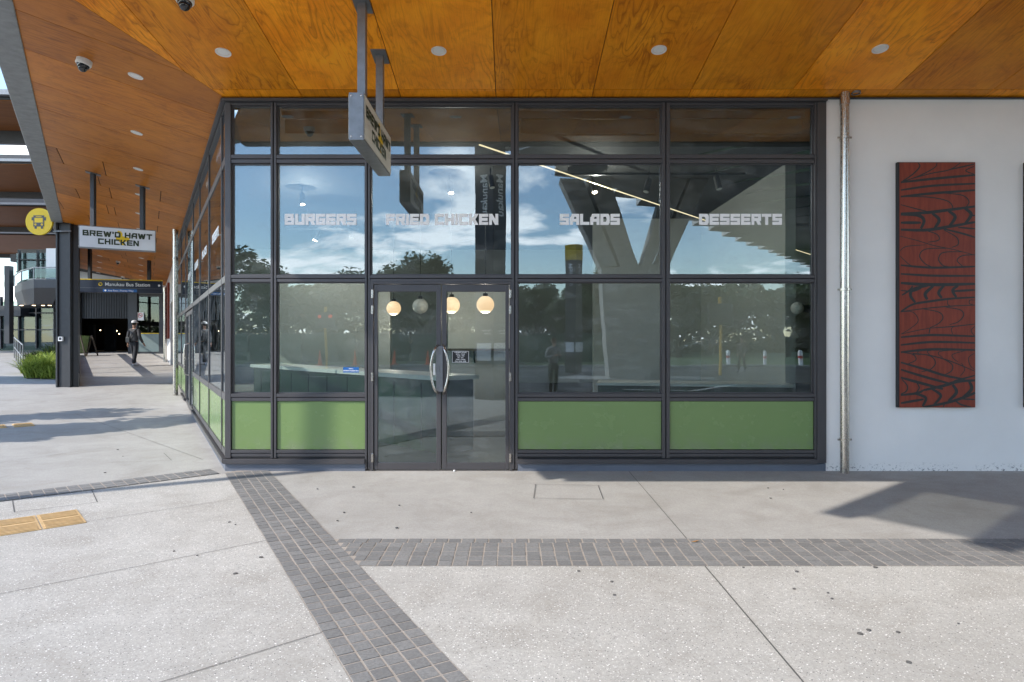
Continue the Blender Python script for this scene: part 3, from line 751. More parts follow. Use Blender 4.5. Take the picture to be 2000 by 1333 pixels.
sl_.build('soffit_panels', M['ply_side'], roof, uvf=lambda v, i, r_: (v.dot(SN)+r_*37, v.dot(SD)+r_*91), label='brown straight grained plywood panels over the side walkway')
# roof deck above (dark backing seen in the joints, blocks the sky)
E0 = edge_at(J.y); E1 = edge_at(34)
rd = MB()
JF = Vector((edge_at(FE).x, FE, 0))
pm = [(16, FE, zM(FE)), (16, FY+.3, zM(FY+.3)), (CX-.1, FY+.3, zM(FY+.3)), (CX, FY, H0), (J.x, J.y, J.z)]
rd.ext([(x, y, z+.018) for x, y, z in pm], (0, 0, .22))
e1 = side(TMAX, -.3)
far_e = edge_at((Vector((CX, FY, 0))+SD*TMAX).y+1.6)
pL = [(J.x, J.y), (CX, FY), (e1.x, e1.y), (far_e.x, far_e.y), (edA.x, edA.y)]
rd.ext([(x, y, zL(x, y)+.018) for x, y in pL], (0, 0, .22))
rd.build('roof_deck', M['gap'], roof)
# front and side gutters
gu = MB()
gw = .27
eo = Vector((-ed.y, ed.x, 0)).normalized()
if eo.x > 0: eo = -eo
ga = edge_at(FE-.1); gb = edge_at(34.2)
for a_, b_ in ((edge_at(FE), edge_at(edA.y)), (edge_at(edA.y), edge_at(34.2))):
    q4 = [a_, b_, b_+eo*gw, a_+eo*gw]
    zz = [zL(a_.x, a_.y), zL(b_.x, b_.y)]
    gu.ext([(q4[0].x, q4[0].y, zz[0]-.02), (q4[1].x, q4[1].y, zz[1]-.02), (q4[2].x, q4[2].y, zz[1]-.02), (q4[3].x, q4[3].y, zz[0]-.02)], (0, 0, .32))
gu.build('side_gutter', M['gutter'], roof, bevel=.01)
gu = MB(); gu.box(JF.x-.02, 16, FE-.2, FE-.002, zM(FE)-.03, zM(FE)+.30); gu.build('front_fascia', M['gsteel'], roof, bevel=.01)
# black trim above the white wall
tr = MB(); tr.box(fx(1613)+.002, 16, FY-.055, FY+.05, fz(195), H0-.012); tr.build('wall_trim', M['gsteel'], roof)

# downlights in the soffits
def downlight(p, nrm, label, r_=.078):
    t = thing('downlight', p, label, 'downlight', 'round white downlights in the plywood soffit')
    b = MB(); b.lathe(p, [(r_*.70, .02), (r_*.74, -.002), (r_*.98, -.008), (r_, -.003), (r_, .01)], 28, nrm); b.build('trim_ring', M['white_paint'], t, smooth=True)
    b = MB(); b.lathe(p, [(r_*.72, .0), (r_*.69, -.0015), (r_*.4, -.0035), (.004, -.004)], 20, nrm); b.build('lens', M['difr'], t)
    return t
nm = Vector((0, KM, 1)).normalized(); nl = Vector((-KL*SN.x, -KL*SN.y, 1)).normalized()
for px, py, lb in ((436, 103, 'white downlight in the plywood soffit, left of the front hanging sign posts'), (857, 100, 'white downlight in the plywood just right of the front hanging sign'), (1287, 98, 'white downlight in the plywood above the SALADS and DESSERTS windows'), (1719, 96, 'white downlight in the plywood above the white wall')):
    downlight(on_main(px, py), nm, lb)
dl = [(265, 149, 'nearest downlight in the side walkway soffit, beside the dome camera'), (267, 260, 'second downlight from the camera in the side walkway soffit'), (270, 331, 'third downlight in the side walkway soffit'), (272, 381, 'fourth downlight in the side walkway soffit, above the hanging shop sign post'), (271.5, 418, 'fifth downlight in the side walkway, beside the right post of the shop sign'), (273, 448, 'sixth downlight, just above the top of the white shop sign')]
for px, py, lb in dl: downlight(on_left(px, py), nl, lb)
far_dl = [(276, 505), (275, 518.5), (276, 530), (276, 539.5), (276, 547), (195, 500.5), (194.4, 513), (193.5, 523.6), (192, 533.5)]
for i, (px, py) in enumerate(far_dl):
    rw_ = 'right row' if i < 5 else 'left row'; k_ = i if i < 5 else i-5
    downlight(on_left(px, py), nl, 'small far downlight below the shop sign, %s of the %s counted from the top' % ('first second third fourth fifth'.split()[k_], rw_), .09)
def dome(p, nrm, label, lamp=False):
    t = thing('dome_camera', p, label, 'camera', 'dome security cameras')
    b = MB(); b.lathe(p, [(.075, .02), (.078, -.05), (.070, -.062)], 28, nrm); b.build('housing', M['white_paint'], t, smooth=True)
    b = MB(); b.lathe(p-nrm*.062, [(.062, 0), (.058, -.02), (.052, -.03)], 24, nrm); b.ball(p-nrm*.088, .048, 20); b.build('dome', M['camera_dome'], t, smooth=True)
dome(on_main(362, -6), nm, 'white and black dome camera cut by the top edge of the photo')
dome(on_left(165, 118), nl, 'white and black dome camera on the soffit near the grey gutter')
dome(on_left(231, 511), nl, 'distant dome camera in the walkway soffit behind the shop sign')
dome(on_left(240, 541), nl, 'farthest dome camera in the walkway soffit above the bus station sign')
# small outlet beside the downpipe
b = MB(); c_ = on_main(1672, 181); b.lathe(c_, [(.05, .06), (.05, -.02), (.042, -.02), (.042, .0)], 20); tag(b.build('pipe_outlet', M['steel'], smooth=True), 'short grey round outlet in the soffit beside the downpipe', 'outlet')

# ---- hanging shop signs
def hang_sign(c, u, label, zb=3.25, L_=1.245, Hh=.414, Wd=.142, posts=None, bright=False):
    """c ground point at the middle, u along the sign"""
    n_ = Vector((u.y, -u.x, 0)); t = thing('hanging_sign', (c.x, c.y, zb), label, 'sign', 'lit shop signs hanging from the canopy')
    b = MB(); b.beam(c-u*(L_/2)+Z*(zb+Hh/2), c+u*(L_/2)+Z*(zb+Hh/2), Wd-.012, Hh); 
    b.build('sign_box', M['steel'], t, bevel=.002)
    e = MB(); 
    for s_ in (-1, 1):
        for q in (Hh-.03, .03):
            for o_ in (-.045, .045): e.lathe(c+u*s_*(L_/2)+n_*o_+Z*(zb+q), [(.009, 0), (.009, .004), (.004, .006)], 10, u*s_)
    e.build('rivets', M['inox'], t)
    for s_ in (1, -1):
        f_ = MB(); o_ = n_*s_*(Wd/2-.004)
        f_.ext([c-u*(L_/2-.014)+o_+Z*(zb+.016), c+u*(L_/2-.014)+o_+Z*(zb+.016), c+u*(L_/2-.014)+o_+Z*(zb+Hh-.016), c-u*(L_/2-.014)+o_+Z*(zb+Hh-.016)], n_*s_*.004)
        fa = f_.build('sign_face', M['signface2'] if bright else M['signface'], t)
        rd_ = u*s_ if (u*s_).cross(Z).dot(n_*s_) > 0 else -u*s_
        rd_ = -rd_ if (Z.cross(n_*s_)).dot(rd_) < 0 else rd_
        rdir = Z.cross(n_*s_).normalized()
        lo = c+o_+n_*s_*.0045
        # yellow bird mark behind the words
        y_ = MB(); bird = [(-.035, .335), (-.025, .36), (.015, .345), (.035, .30), (.03, .26), (.10, .245), (.13, .22), (.11, .17), (.05, .145), (.045, .11), (.07, .09), (.01, .085), (.02, .115), (-.01, .15), (-.05, .19), (-.055, .23), (-.02, .25), (-.015, .29)]
        y_.face([lo+rdir*(a_*1.25+.03)+Z*(zb+b_) for a_, b_ in bird]); y_.build('bird_mark', M['gold'], fa)
        w_ = MB(); l2 = lo+n_*s_*.001
        words(w_, "BREW'D HAWT", l2-rdir*.56+Z*(zb+.225), rdir, Z, n_*s_, .105, 1.12, .25, .12)
        words(w_, 'CHICKEN', l2-rdir*.32+Z*(zb+.085), rdir, Z, n_*s_, .105, .66, .25, .12); w_.build('sign_lettering', M['signgreen'], fa)
    for pc, ztop, nn in posts:
        p_ = MB(); p_.box(pc.x-.0375, pc.x+.0375, pc.y-.0375, pc.y+.0375, zb+Hh, ztop+.01)
        po = p_.build('post', M['gsteel'] if bright else M['steel'], t, bevel=.004)
        k = MB(); uu = Vector((u.x, u.y, 0)); vv = Vector((n_.x, n_.y, 0)); base = Vector((pc.x, pc.y, ztop))
        def on(v): q = base+v; q.z = (zL(q.x, q.y) if bright else zM(q.y))-.012; return q
        k.ext([on(uu*.12+vv*.075), on(uu*.12-vv*.075), on(-uu*.12-vv*.075), on(-uu*.12+vv*.075)], (0, 0, .012)); k.build('mounting_plate', M['steel'], po)
c1 = Vector((-1.355, 6.28, 0))
hang_sign(c1, Yv, 'cream shop sign seen edge on, hanging between the BURGERS and FRIED CHICKEN windows', posts=[(Vector((-1.355, 5.885, 0)), zM(5.885), 0), (Vector((-1.355, 6.68, 0)), zM(6.68), 0)])
ps = W(231, 468, 12.3); c2 = Vector((ps.x, ps.y, 0)); us = -SN
hang_sign(c2, us, 'white shop sign facing the camera, hanging over the side walkway', zb=3.22, posts=[(c2-us*.40, zL((c2-us*.40).x, (c2-us*.40).y), 0), (c2+us*.40, zL((c2+us*.40).x, (c2+us*.40).y), 0)], bright=True)

# ---- white wall, downpipe, carved panels
ww = MB(); ww.box(fx(1613)+.001, 16, FY+.004, FY+.25, -.05, fz(195)); wl = tag(ww.build('rendered_wall', M['render']), 'white rendered wall right of the shop glazing, chipped along its foot', 'wall')
def downpipe(base, top_z, r_, label, bend, clamps, wallv):
    t = thing('downpipe', base, label, 'downpipe', 'stainless rainwater downpipes')
    b = MB(); x, y = base.x, base.y
    b.tube([(x, y, 0), (x, y, 1.3), (x, y, 2.6), (x, y, top_z-.12)], r_, 20); b.tube([(x, y, top_z-.12), (x, y, top_z+.05)], r_*1.12, 20); b.build('pipe', M['inox'], t, smooth=True)
    for z in clamps:
        c = MB(); c.lathe((x, y, z), [(r_+.006, -.012), (r_+.008, -.01), (r_+.008, .01), (r_+.006, .012)], 20)
        sd = wallv.cross(Z); c.beam(Vector((x, y, z))-sd*(r_+.03), Vector((x, y, z))+sd*(r_+.03), .012, .02); c.beam((x, y, z), Vector((x, y, z))+wallv*.14, .02, .02)
        c.build('clamp', M['inox'], t)
    return t
downpipe(Vector((fx(1641), FY-.10, 0)), H0+.01, .049, 'stainless steel downpipe on the white wall beside the shop glazing', 0, (fz(275), fz(568), fz(857)), Yv)
sp_ = side(side_t(356), .16)
downpipe(Vector((sp_.x, sp_.y, 0)), zL(sp_.x, sp_.y)+.02, .06, 'stainless steel downpipe at the far end of the shop side by the side door', 0, (3.6, 2.2, .4), -SN)

CURV = [  # (width, points) traced by eye from the carved panel, in a 350 x 1130 grid (x right, y down)
(5,[(5,92),(60,55),(92,20),(85,2)]),(4,[(5,92),(90,62),(160,25),(172,2)]),(4,[(20,85),(140,52),(230,34),(280,2)]),(5,[(230,34),(345,8)]),(9,[(5,92),(170,74),(348,58)]),(4,[(345,18),(305,38),(345,55)]),
(8,[(5,128),(150,108),(348,98)]),(9,[(5,158),(150,143),(348,128)]),(4,[(5,158),(130,160),(220,178),(245,210),(215,225)]),(4,[(210,142),(290,152),(320,180),(305,208)]),
(4,[(5,195),(80,215),(150,232)]),(11,[(5,236),(120,232),(220,220),(348,203)]),(12,[(5,240),(85,244),(112,268),(98,305)]),(10,[(5,278),(98,278)]),(12,[(150,235),(182,265),(160,305)]),(12,[(225,224),(256,252),(228,296)]),(12,[(300,212),(330,240),(300,285)]),
(11,[(5,310),(120,312),(230,296),(348,275)]),(7,[(200,306),(290,328),(348,346)]),(6,[(270,300),(348,306)]),(6,[(335,245),(348,245)]),
(4,[(120,314),(172,332),(180,358),(130,368)]),(4,[(205,312),(262,345),(270,378),(240,392)]),(3,[(0,340),(80,360),(160,384),(250,402),(348,428)]),(3,[(120,380),(30,388),(0,410)]),(3,[(0,430),(40,468),(60,478)]),
(4,[(215,396),(120,400),(92,430),(115,465),(148,482)]),(4,[(290,412),(200,416),(180,448),(200,475),(225,480)]),(4,[(348,426),(290,430),(265,452),(290,478)]),
(8,[(5,474),(150,485),(348,480)]),(8,[(5,514),(150,522),(348,523)]),(12,[(5,556),(150,564),(348,560)]),
(7,[(10,612),(45,590),(60,570)]),(11,[(130,568),(62,585),(50,615),(72,645)]),(12,[(155,570),(118,605),(128,632)]),(11,[(205,568),(180,600),(195,625)]),(11,[(270,568),(245,590),(262,622)]),(8,[(245,594),(348,588)]),(5,[(5,590),(60,594),(100,580)]),
(8,[(5,688),(60,655),(130,642),(240,628),(348,622)]),(3,[(222,632),(222,655),(240,664)]),(3,[(348,635),(325,635),(322,650),(348,660)]),(4,[(5,688),(130,672),(250,662),(348,658)]),
(3,[(0,690),(60,690),(85,730),(50,765),(5,792)]),(4,[(110,676),(180,690),(200,715),(180,742),(140,762)]),(4,[(215,668),(280,680),(295,705),(270,735),(230,748)]),(4,[(348,745),(250,756),(140,764)]),(4,[(140,764),(135,790)]),(3,[(250,756),(238,770),(245,792)]),(3,[(348,755),(330,775),(345,800)]),(3,[(5,792),(80,775),(140,764)]),
(8,[(5,806),(150,796),(348,802)]),(8,[(5,842),(150,828),(348,832)]),(9,[(5,875),(150,862),(348,865)]),
(4,[(5,875),(60,885),(75,910),(40,928)]),(3,[(120,866),(85,872),(90,890)]),(3,[(150,866),(128,872),(140,890)]),(4,[(60,880),(140,892),(165,925),(140,955),(100,965)]),(3,[(240,866),(185,872),(180,885),(200,900)]),(3,[(310,866),(245,885),(250,905),(270,920)]),(4,[(60,884),(130,888),(230,915),(345,962)]),(4,[(190,900),(240,930),(240,960),(210,978)]),(3,[(285,925),(300,955),(280,985)]),(3,[(345,880),(318,900),(325,935),(345,955)]),
(9,[(5,922),(120,955),(210,983),(300,1000)]),(9,[(5,955),(120,990),(240,1022)]),(10,[(5,992),(100,1018),(200,1045)]),(6,[(250,1008),(300,995),(348,982)]),(11,[(110,1050),(200,1030),(270,1010),(348,1005)]),
(5,[(10,1000),(35,1030),(30,1055),(5,1068)]),(5,[(80,1018),(90,1040),(75,1062)]),(9,[(5,1073),(80,1064),(110,1050)]),(10,[(150,1045),(190,1075),(160,1115)]),(12,[(245,1025),(262,1060),(225,1100)]),(12,[(320,1008),(332,1045),(290,1085)]),(10,[(70,1066),(120,1085),(105,1125)]),(9,[(5,1110),(110,1092)]),(10,[(110,1128),(230,1105),(330,1070),(348,1060)]),(6,[(290,1085),(260,1095),(280,1115),(330,1128)]),(5,[(270,1090),(348,1093)]),(4,[(210,1110),(200,1128)])]
def cat(pts, n=7):
    P = [pts[0]]+list(pts)+[pts[-1]]; out = []
    for i in range(1, len(P)-2):
        for k in range(n):
            t = k/n; p0_, p1, p2, p3 = P[i-1], P[i], P[i+1], P[i+2]
            out.append(tuple(.5*((2*p1[j])+(-p0_[j]+p2[j])*t+(2*p0_[j]-5*p1[j]+4*p2[j]-p3[j])*t*t+(-p0_[j]+3*p1[j]-3*p2[j]+p3[j])*t**3) for j in (0, 1)))
    out.append(pts[-1]); return out
M['groove'] = worn('carved_groove', (.018, .019, .018), .5, 0, .4, 30, .1)
def carved(x0, x1, z0, z1, label):
    t = thing('carved_panel', (x0, FY, z0), label, 'carved panel', 'carved red timber panels on the white wall')
    b = MB(); b.box(x0+.018, x1, FY-.05, FY-.001, z0, z1); b.build('board', M['redwood'], t, bevel=.002)
    b = MB(); b.box(x0, x0+.0175, FY-.047, FY-.001, z0, z1); b.box(x0-.001, x1+.002, FY-.044, FY-.0015, z1+.001, z1+.005); b.build('edge_strip', M['black'], t)
    b = MB(); sx = (x1-x0-.018)/350; sz = (z1-z0)/1130; n_ = 0
    for w, pts in CURV:
        c = cat(pts); n_ += 1; yy = FY-.0515-.00011*(n_ % 9)
        c = [(min(max(p[0], 0), 350), min(max(p[1], 0), 1130)) for p in c]
        Lp = []; Rp = []
        for i, p in enumerate(c):
            a_ = c[max(i-1, 0)]; e_ = c[min(i+1, len(c)-1)]; dx_, dy_ = e_[0]-a_[0], e_[1]-a_[1]; l_ = math.hypot(dx_, dy_) or 1
            hw = w*.66*(.65+.35*math.sin(math.pi*min(1, max(0, i/(len(c)-1)))))
            Lp.append((p[0]-dy_/l_*hw, p[1]+dx_/l_*hw)); Rp.append((p[0]+dy_/l_*hw, p[1]-dx_/l_*hw))
        cl = lambda p: Vector((x0+.018+min(max(p[0], .5), 349.5)*sx, yy, z1-min(max(p[1], .5), 1129.5)*sz))
        for i in range(len(c)-1): b.face([cl(Lp[i]), cl(Rp[i]), cl(Rp[i+1]), cl(Lp[i+1])])
    b.build('carved_lines', M['groove'], t)
carved(fx(1749), fx(1899), fz(796), fz(320.5), 'tall dark red timber panel carved with black curving lines on the white wall')
carved(fx(1998), fx(2148), fz(796), fz(320.5), 'second carved red panel showing only its edge at the right of the photo')

# ---- inside the shop
itr = thing('shop_interior', (0, 10, 0), 'dim shop interior with pale walls behind the glazing', 'room')
q = MB(); inn = [side(.3, -.18), side(26, -.18)]
fpoly = [(CX+.12, FY+.13), (12, FY+.13), (12, 19.5), (side(13.8, -.18).x, 19.5)]
q.prism(fpoly, .0, .012); q.build('floor', M['floor_in'], itr)
q = MB(); q.prism(fpoly, 4.235, 4.28); q.build('ceiling', M['ceil_in'], itr)
q = MB(); q.box(side(13.7).x, 12, 19.5, 19.65, 0, 4.24); q.box(12, 12.15, FY+.3, 19.5, 0, 4.23); q.box(fx(1613), 12, FY+.26, FY+.34, 0, 4.23)
q.build('walls', M['conc_in'], itr)
q = MB(); q.box(-4.9, -2.55, 13.6, 13.75, 0.0, 2.85); q.box(3.95, 4.1, 9.4, 14, 0, 4.06); q.box(1.7, 4.1, 13.6, 13.75, 0, 4.06); q.box(-1.2, .1, 12.2, 12.35, 0, 2.6); q.build('partition', M['conc_in'], itr)
q = MB(); 
def ctr(a, b, z0, z1, w, m, nm):
    q = MB(); q.beam((a[0], a[1], (z0+z1)/2), (b[0], b[1], (z0+z1)/2), w, z1-z0); return q
cn_ = thing('serving_counter', (-2, 10, 0), 'dark green fronted serving counter with a white top inside the shop', 'counter')
ctr((-4.9, 13.1), (-.75, 8.75), .012, .98, .6, 0, 0).build('front', M['cabgreen'], cn_); q = MB(); ca, cb = Vector((-4.9, 13.1, 0)), Vector((-.75, 8.75, 0)); cd_ = (cb-ca).normalized(); cn2 = Vector((-cd_.y, cd_.x, 0)); cn2 = cn2 if cn2.y < 0 else -cn2
for k in range(9): p = ca+cd_*(.35+k*.66)+cn2*.303; q.beam(p+Z*.08, p+Z*.93, .012, .006, up=(cn2.x, cn2.y, 0))
q.build('door_seams', M['gap'], cn_)
ctr((-4.95, 13.15), (-.7, 8.7), .981, 1.04, .68, 0, 0).build('countertop', M['whitetop'], cn_)
cn_ = thing('serving_counter', (3, 9.6, 0), 'green fronted bench along the right of the shop interior', 'counter')
ctr((1.3, 9.7), (3.9, 9.2), .012, .86, .6, 0, 0).build('front', M['cabgreen'], cn_); ctr((1.28, 9.7), (3.93, 9.2), .861, .90, .66, 0, 0).build('countertop', M['whitetop'], cn_)
def lamp_in(c, w, parent, r=.1, colr=(1, .72, .45)):
    l_ = bpy.data.lights.new('lamp_light', 'POINT'); l_.energy = w; l_.shadow_soft_size = r; l_.color = colr
    o = bpy.data.objects.new('lamp_light', l_); col.objects.link(o); o.parent = parent; o.location = Vector(c)-ORG[parent]
def globe(c, r_, lit, label, cable=True):
    t = thing('pendant_globe', c, label, 'pendant lamp', 'round globe lamps inside the shop')
    b = MB(); b.ball(c, r_, 28); b.build('globe', M['globe'] if lit else M['globe_off'], t, smooth=True)
    if lit: lamp_in(Vector(c)-Z*(r_+.08), 4, t, r=.003, colr=(1, .9, .78))
    b = MB()
    if cable: b.tube([c+Z*r_*.96, Vector((c.x, c.y, 4.05))], .006, 6); b.lathe(c+Z*r_*.93, [(.045, 0), (.04, .05), (.01, .06)], 14)
    else: b.tube([c+X*r_*.9, c+X*(r_+.12)], .05, 12)
    b.build('fitting', M['black'], t)
globe(W(769, 603, 13.0), .143, True, 'warm globe lamp at the left in the left door leaf')
globe(W(821, 599, 12.2), .144, False, 'unlit grey globe lamp at the right in the left door leaf')
globe(W(882, 597, 11.4), .146, True, 'warm globe lamp at the left in the right door leaf')
globe(W(948, 596, 10.8), .146, True, 'largest warm globe lamp at the right in the right door leaf')
globe(W(1557, 603, 8.7), .082, False, 'small pale globe wall lamp behind the lower right window', False)
def spot(c, lit, label, tilt=.35):
    t = thing('track_spotlight', c, label, 'spotlight', 'track spotlights inside the shop')
    d = Vector((tilt, -.25, -1)).normalized(); b = MB(); b.tube([c, c+Z*.12], .012, 8); b.tube([c, c+d*.2], .045, 16); b.build('body', M['black'], t, smooth=True)
    b = MB(); b.lathe(c+d*.201, [(.04, 0), (.036, .003)], 16, d); b.build('lens', M['lamp'] if lit else M['difr'], t)
    if lit: lamp_in(c+d*.27, 20, t, .003, (1, .94, .87))
for px, py, yy, lit, lb in ((1268, 352, 9.5, 0, 'black track spotlight under the track, left of the wide mullion'), (1399, 346, 9.5, 0, 'black track spotlight above the word DESSERTS'), (958, 345, 10.2, 0, 'black track spotlight above the end of CHICKEN'), (1157, 354, 10.2, 1, 'lit track spotlight above the word SALADS'),
    (878, 356, 10.5, 1, 'bright lit spotlight above the word CHICKEN'), (622, 452, 12.5, 1, 'lit spotlight below the word BURGERS'), (685, 448, 12.5, 0, 'grey spotlight below the end of BURGERS'), (590, 380, 11.5, 1, 'lit spotlight above the word BURGERS')):
    spot(W(px, py, yy), lit, lb, -.3 if px in (1268, 622) else .15)
b = MB(); a_ = W(1077, 341, 9.5); e_ = W(1455, 341, 9.5); b.beam(a_, e_, .035, .035)
for px in (1110, 1268, 1330, 1399): p = W(px, 341, 9.5); b.tube([p, Vector((p.x, p.y, 4.05))], .004, 5)
tag(b.build('lighting_track', M['black']), 'long black lighting track hung behind the SALADS and DESSERTS windows', 'track')
b = MB(); b.beam(W(560, 448, 12.5), W(700, 448, 12.5), .035, .035); p = W(600, 448, 12.5); b.tube([p, (p.x, p.y, 4.05)], .004, 5); p = W(690, 448, 12.5); b.tube([p, (p.x, p.y, 4.05)], .004, 5)
tag(b.build('lighting_track', M['black']), 'short black lighting track deep behind the BURGERS window', 'track')
b = MB(); b.beam((-.4, 7.95, 3.9), (3.9, 13.0, 3.9), .018, .012); b.beam((4.2, 13.4, 3.9), (8.6, 18.4, 3.9), .018, .012)
tag(b.build('light_strip', M['led']), 'thin warm light strip running diagonally across the shop ceiling', 'light strip')
for a_, b_, lb in ((1014, 1290, 'brown roller blind rolled up behind the top pane over SALADS'), (1311, 1585, 'brown roller blind rolled up behind the top pane over DESSERTS'), (541, 711, 'dark roller blind rolled up behind the top pane over BURGERS')):
    t = thing('roller_blind', (fx(a_), FY+.2, 3.9), lb, 'blind', 'roller blinds behind the top panes')
    q = MB(); q.box(fx(a_), fx(b_), FY+.17, FY+.27, fz(222), fz(207)); q.build('cassette', M['gsteel'], t)
    q = MB(); q.box(fx(a_)+.02, fx(b_)-.02, FY+.20, FY+.204, fz(248), fz(222)-.001); q.box(fx(a_)+.02, fx(b_)-.02, FY+.195, FY+.21, fz(251), fz(248)-.001); q.build('fabric', flat('blind_fabric', (.10, .075, .06), .8), t)
# menu wall light & shelf
t = thing('wall_shelf', (-.5, 11.9, 1.2), 'thin dark shelf fixed on the pale partition behind the right door leaf', 'shelf')
q = MB(); q.box(-1.2, .1, 11.95, 12.19, 1.32, 1.36); q.build('board', M['bark'], t); q = MB(); q.beam((-.7, 12.19, 1.1), (-.7, 12.0, 1.31), .03, .03); q.build('bracket', M['black'], t)

# ================================================================ side walkway: white wall, screen, far end
wall = thing('walkway_wall', side(T_END), 'white rendered wall of the side walkway beyond the shop', 'wall')
q = MB(); TE = TMAX
sbox(q, T_END+.05, side_t(337), -.25, -.02, 0, H0); sbox(q, side_t(337)+.0, TE, -.25, -.02, 3.0, H0); sbox(q, side_t(331), TE, -.25, -.02, 0, 3.0)
q.build('render', M['render'], wall)
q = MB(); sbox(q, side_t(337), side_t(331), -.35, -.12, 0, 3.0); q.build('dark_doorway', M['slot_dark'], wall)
q = MB(); sbox(q, side_t(330), side_t(325), -.02, .06, 1.6, 3.9); tag(q.build('carved_panel', M['redwood']), 'distant brown timber panel on the white walkway wall', 'carved panel')
p_ = side(side_t(328.5), .12); downpipe(Vector((p_.x, p_.y, ground(p_.y))), zL(p_.x, p_.y)-ground(p_.y), .07, 'far grey downpipe on the white walkway wall', 0, (1.5, 3.0), -SN)
# steel column carrying the gutter
def W2(px, y): return (px-1000)/F*y
cy = 18.3
t = thing('steel_column', (W2(122, cy), cy, ground(cy)), 'large dark steel column carrying the gutter at the start of the glazed screen', 'column')
x0, x1 = W2(108.5, cy), W2(137, cy); q = MB()
ztop = zL(x0, cy)+.05
for a_, b_ in ((x0, x0+.05), (x1-.05, x1)): q.box(a_, b_, cy, cy+.42, .1, ztop)
q.box(x0+.051, x1-.051, cy+.05, cy+.30, .1, ztop); q.build('shaft', M['gsteel'], t, bevel=.005)
q = MB(); q.box(W2(114, cy), W2(122, cy), cy-.012, cy+.049, 1.5-0.0, 1.62+.0); q.build('notice_plate', M['vinyl'], t)
q = MB(); q.box(W2(115.5, cy), W2(120.5, cy), cy-.016, cy-.0125, 1.53, 1.60); q.build('notice_symbol', M['navy'], t)
q = MB(); q.beam(W(131, 453, cy+.1), W(137, 453, cy+.1), .02, .02); 
# bus roundel on a bracket
c_ = W(77.5, 434, cy-.1); t = thing('bus_stop_roundel', c_, 'round yellow sign with a bus symbol fixed beside the steel column', 'sign')
rr = .375; q = MB(); q.lathe(c_, [(rr, -.03), (rr+.004, 0), (rr, .03)], 48, (0, 1, 0)); q.build('disc', M['gold'], t, smooth=False)
q = MB(); yo = c_.y-.034
def rbox(x0, x1, z0, z1, lift=0, m=q):
    m.box(c_.x+x0, c_.x+x1, yo-.004-lift, yo-lift, c_.z+z0, c_.z+z1)
rbox(-.15, .15, -.14, .17); rbox(-.12, -.06, -.20, -.1405); rbox(.06, .12, -.20, -.1405); rbox(-.20, -.1505, .03, .12); rbox(.1505, .20, .03, .12)
q.build('bus_symbol', M['navy'], t)
q2 = MB(); 
q2.box(c_.x-.115, c_.x+.115, yo-.0075, yo-.0045, c_.z-.03, c_.z+.10); q2.box(c_.x-.08, c_.x+.08, yo-.0075, yo-.0045, c_.z+.125, c_.z+.145)
for s_ in (-1, 1): q2.lathe(Vector((c_.x+s_*.09, yo-.0045, c_.z-.085)), [(.03, 0), (.03, .003)], 14, (0, -1, 0))
q2.build('bus_window', M['gold'], t)
q = MB(); br = W(131, 452.5, cy); q.beam(c_+Vector((rr, 0, -.27)), Vector((br.x, cy, br.z-.0)), .03, .03); q.tube([Vector((x0-.02, cy-.03, br.z)), Vector((x1+.05, cy-.03, br.z))], .025, 8); q.build('bracket', M['steel'], t)
# glazed screen running back from the column
sA = Vector((W2(139, cy), cy+.2, 0)); sB = Vector((-21.5, 31.8, 0)); sv = (sB-sA).normalized(); sL = (sB-sA).length; sn_ = Vector((sv.y, -sv.x, 0))
scr = thing('glazed_screen', (sA.x, sA.y, ground(sA.y)), 'dark framed glazed screen along the left of the side walkway', 'screen')
q = MB(); nb = 7
for i in range(nb+1):
    p = sA+sv*sL*i/nb; g0 = ground(p.y); zt = zL(p.x, p.y)
    q.beam((p.x, p.y, g0-.05), (p.x, p.y, zt), .12, .12, up=(sn_.x, sn_.y, 0))
    if i < nb:
        e = sA+sv*sL*(i+1)/nb; g1 = ground(e.y); z1_ = zL(e.x, e.y)
        for hz_, hh in ((1.75, .26), (2.9, .05)): q.beam((p.x, p.y, g0+hz_), (e.x, e.y, g1+hz_), .08, hh)
        q.beam((p.x, p.y, zt-.35), (e.x, e.y, z1_-.35), .1, .7)
q.build('posts_and_rails', M['gsteel'], scr)
q = MB(); q.beam(sA+Z*(ground(sA.y)+.16), sB+Z*(ground(sB.y)+.16), .16, .42); q.build('kerb_wall', M['concrete'], scr)
q = MB()      # patterned frit in the first bay: small diagonal lattice
p = sA; e = sA+sv*sL*2/nb
for i in range(34):
    for s_ in (-1, 1):
        a0 = sv*(i*.125-.6); 
        u0, u1 = i*.125-(1.1 if s_ > 0 else 0), i*.125-(0 if s_ > 0 else 1.1)
        aL = sL*2/nb
        def cl(u, v, u2, v2):
            if u == u2: return None
            pts = []
            t0, t1 = (0-u)/(u2-u), (aL-u)/(u2-u); lo_, hi_ = max(0, min(t0, t1)), min(1, max(t0, t1))
            if hi_-lo_ < .02: return None
            return (u+(u2-u)*lo_, v+(v2-v)*lo_, u+(u2-u)*hi_, v+(v2-v)*hi_)
        c = cl(u0, 1.9, u1, 3.0)
        if c: q.beam(p+sv*c[0]+Z*(ground(p.y)+c[1]), p+sv*c[2]+Z*(ground(p.y)+c[3]), .01, .03)
q.build('lattice', M['gsteel'], scr)
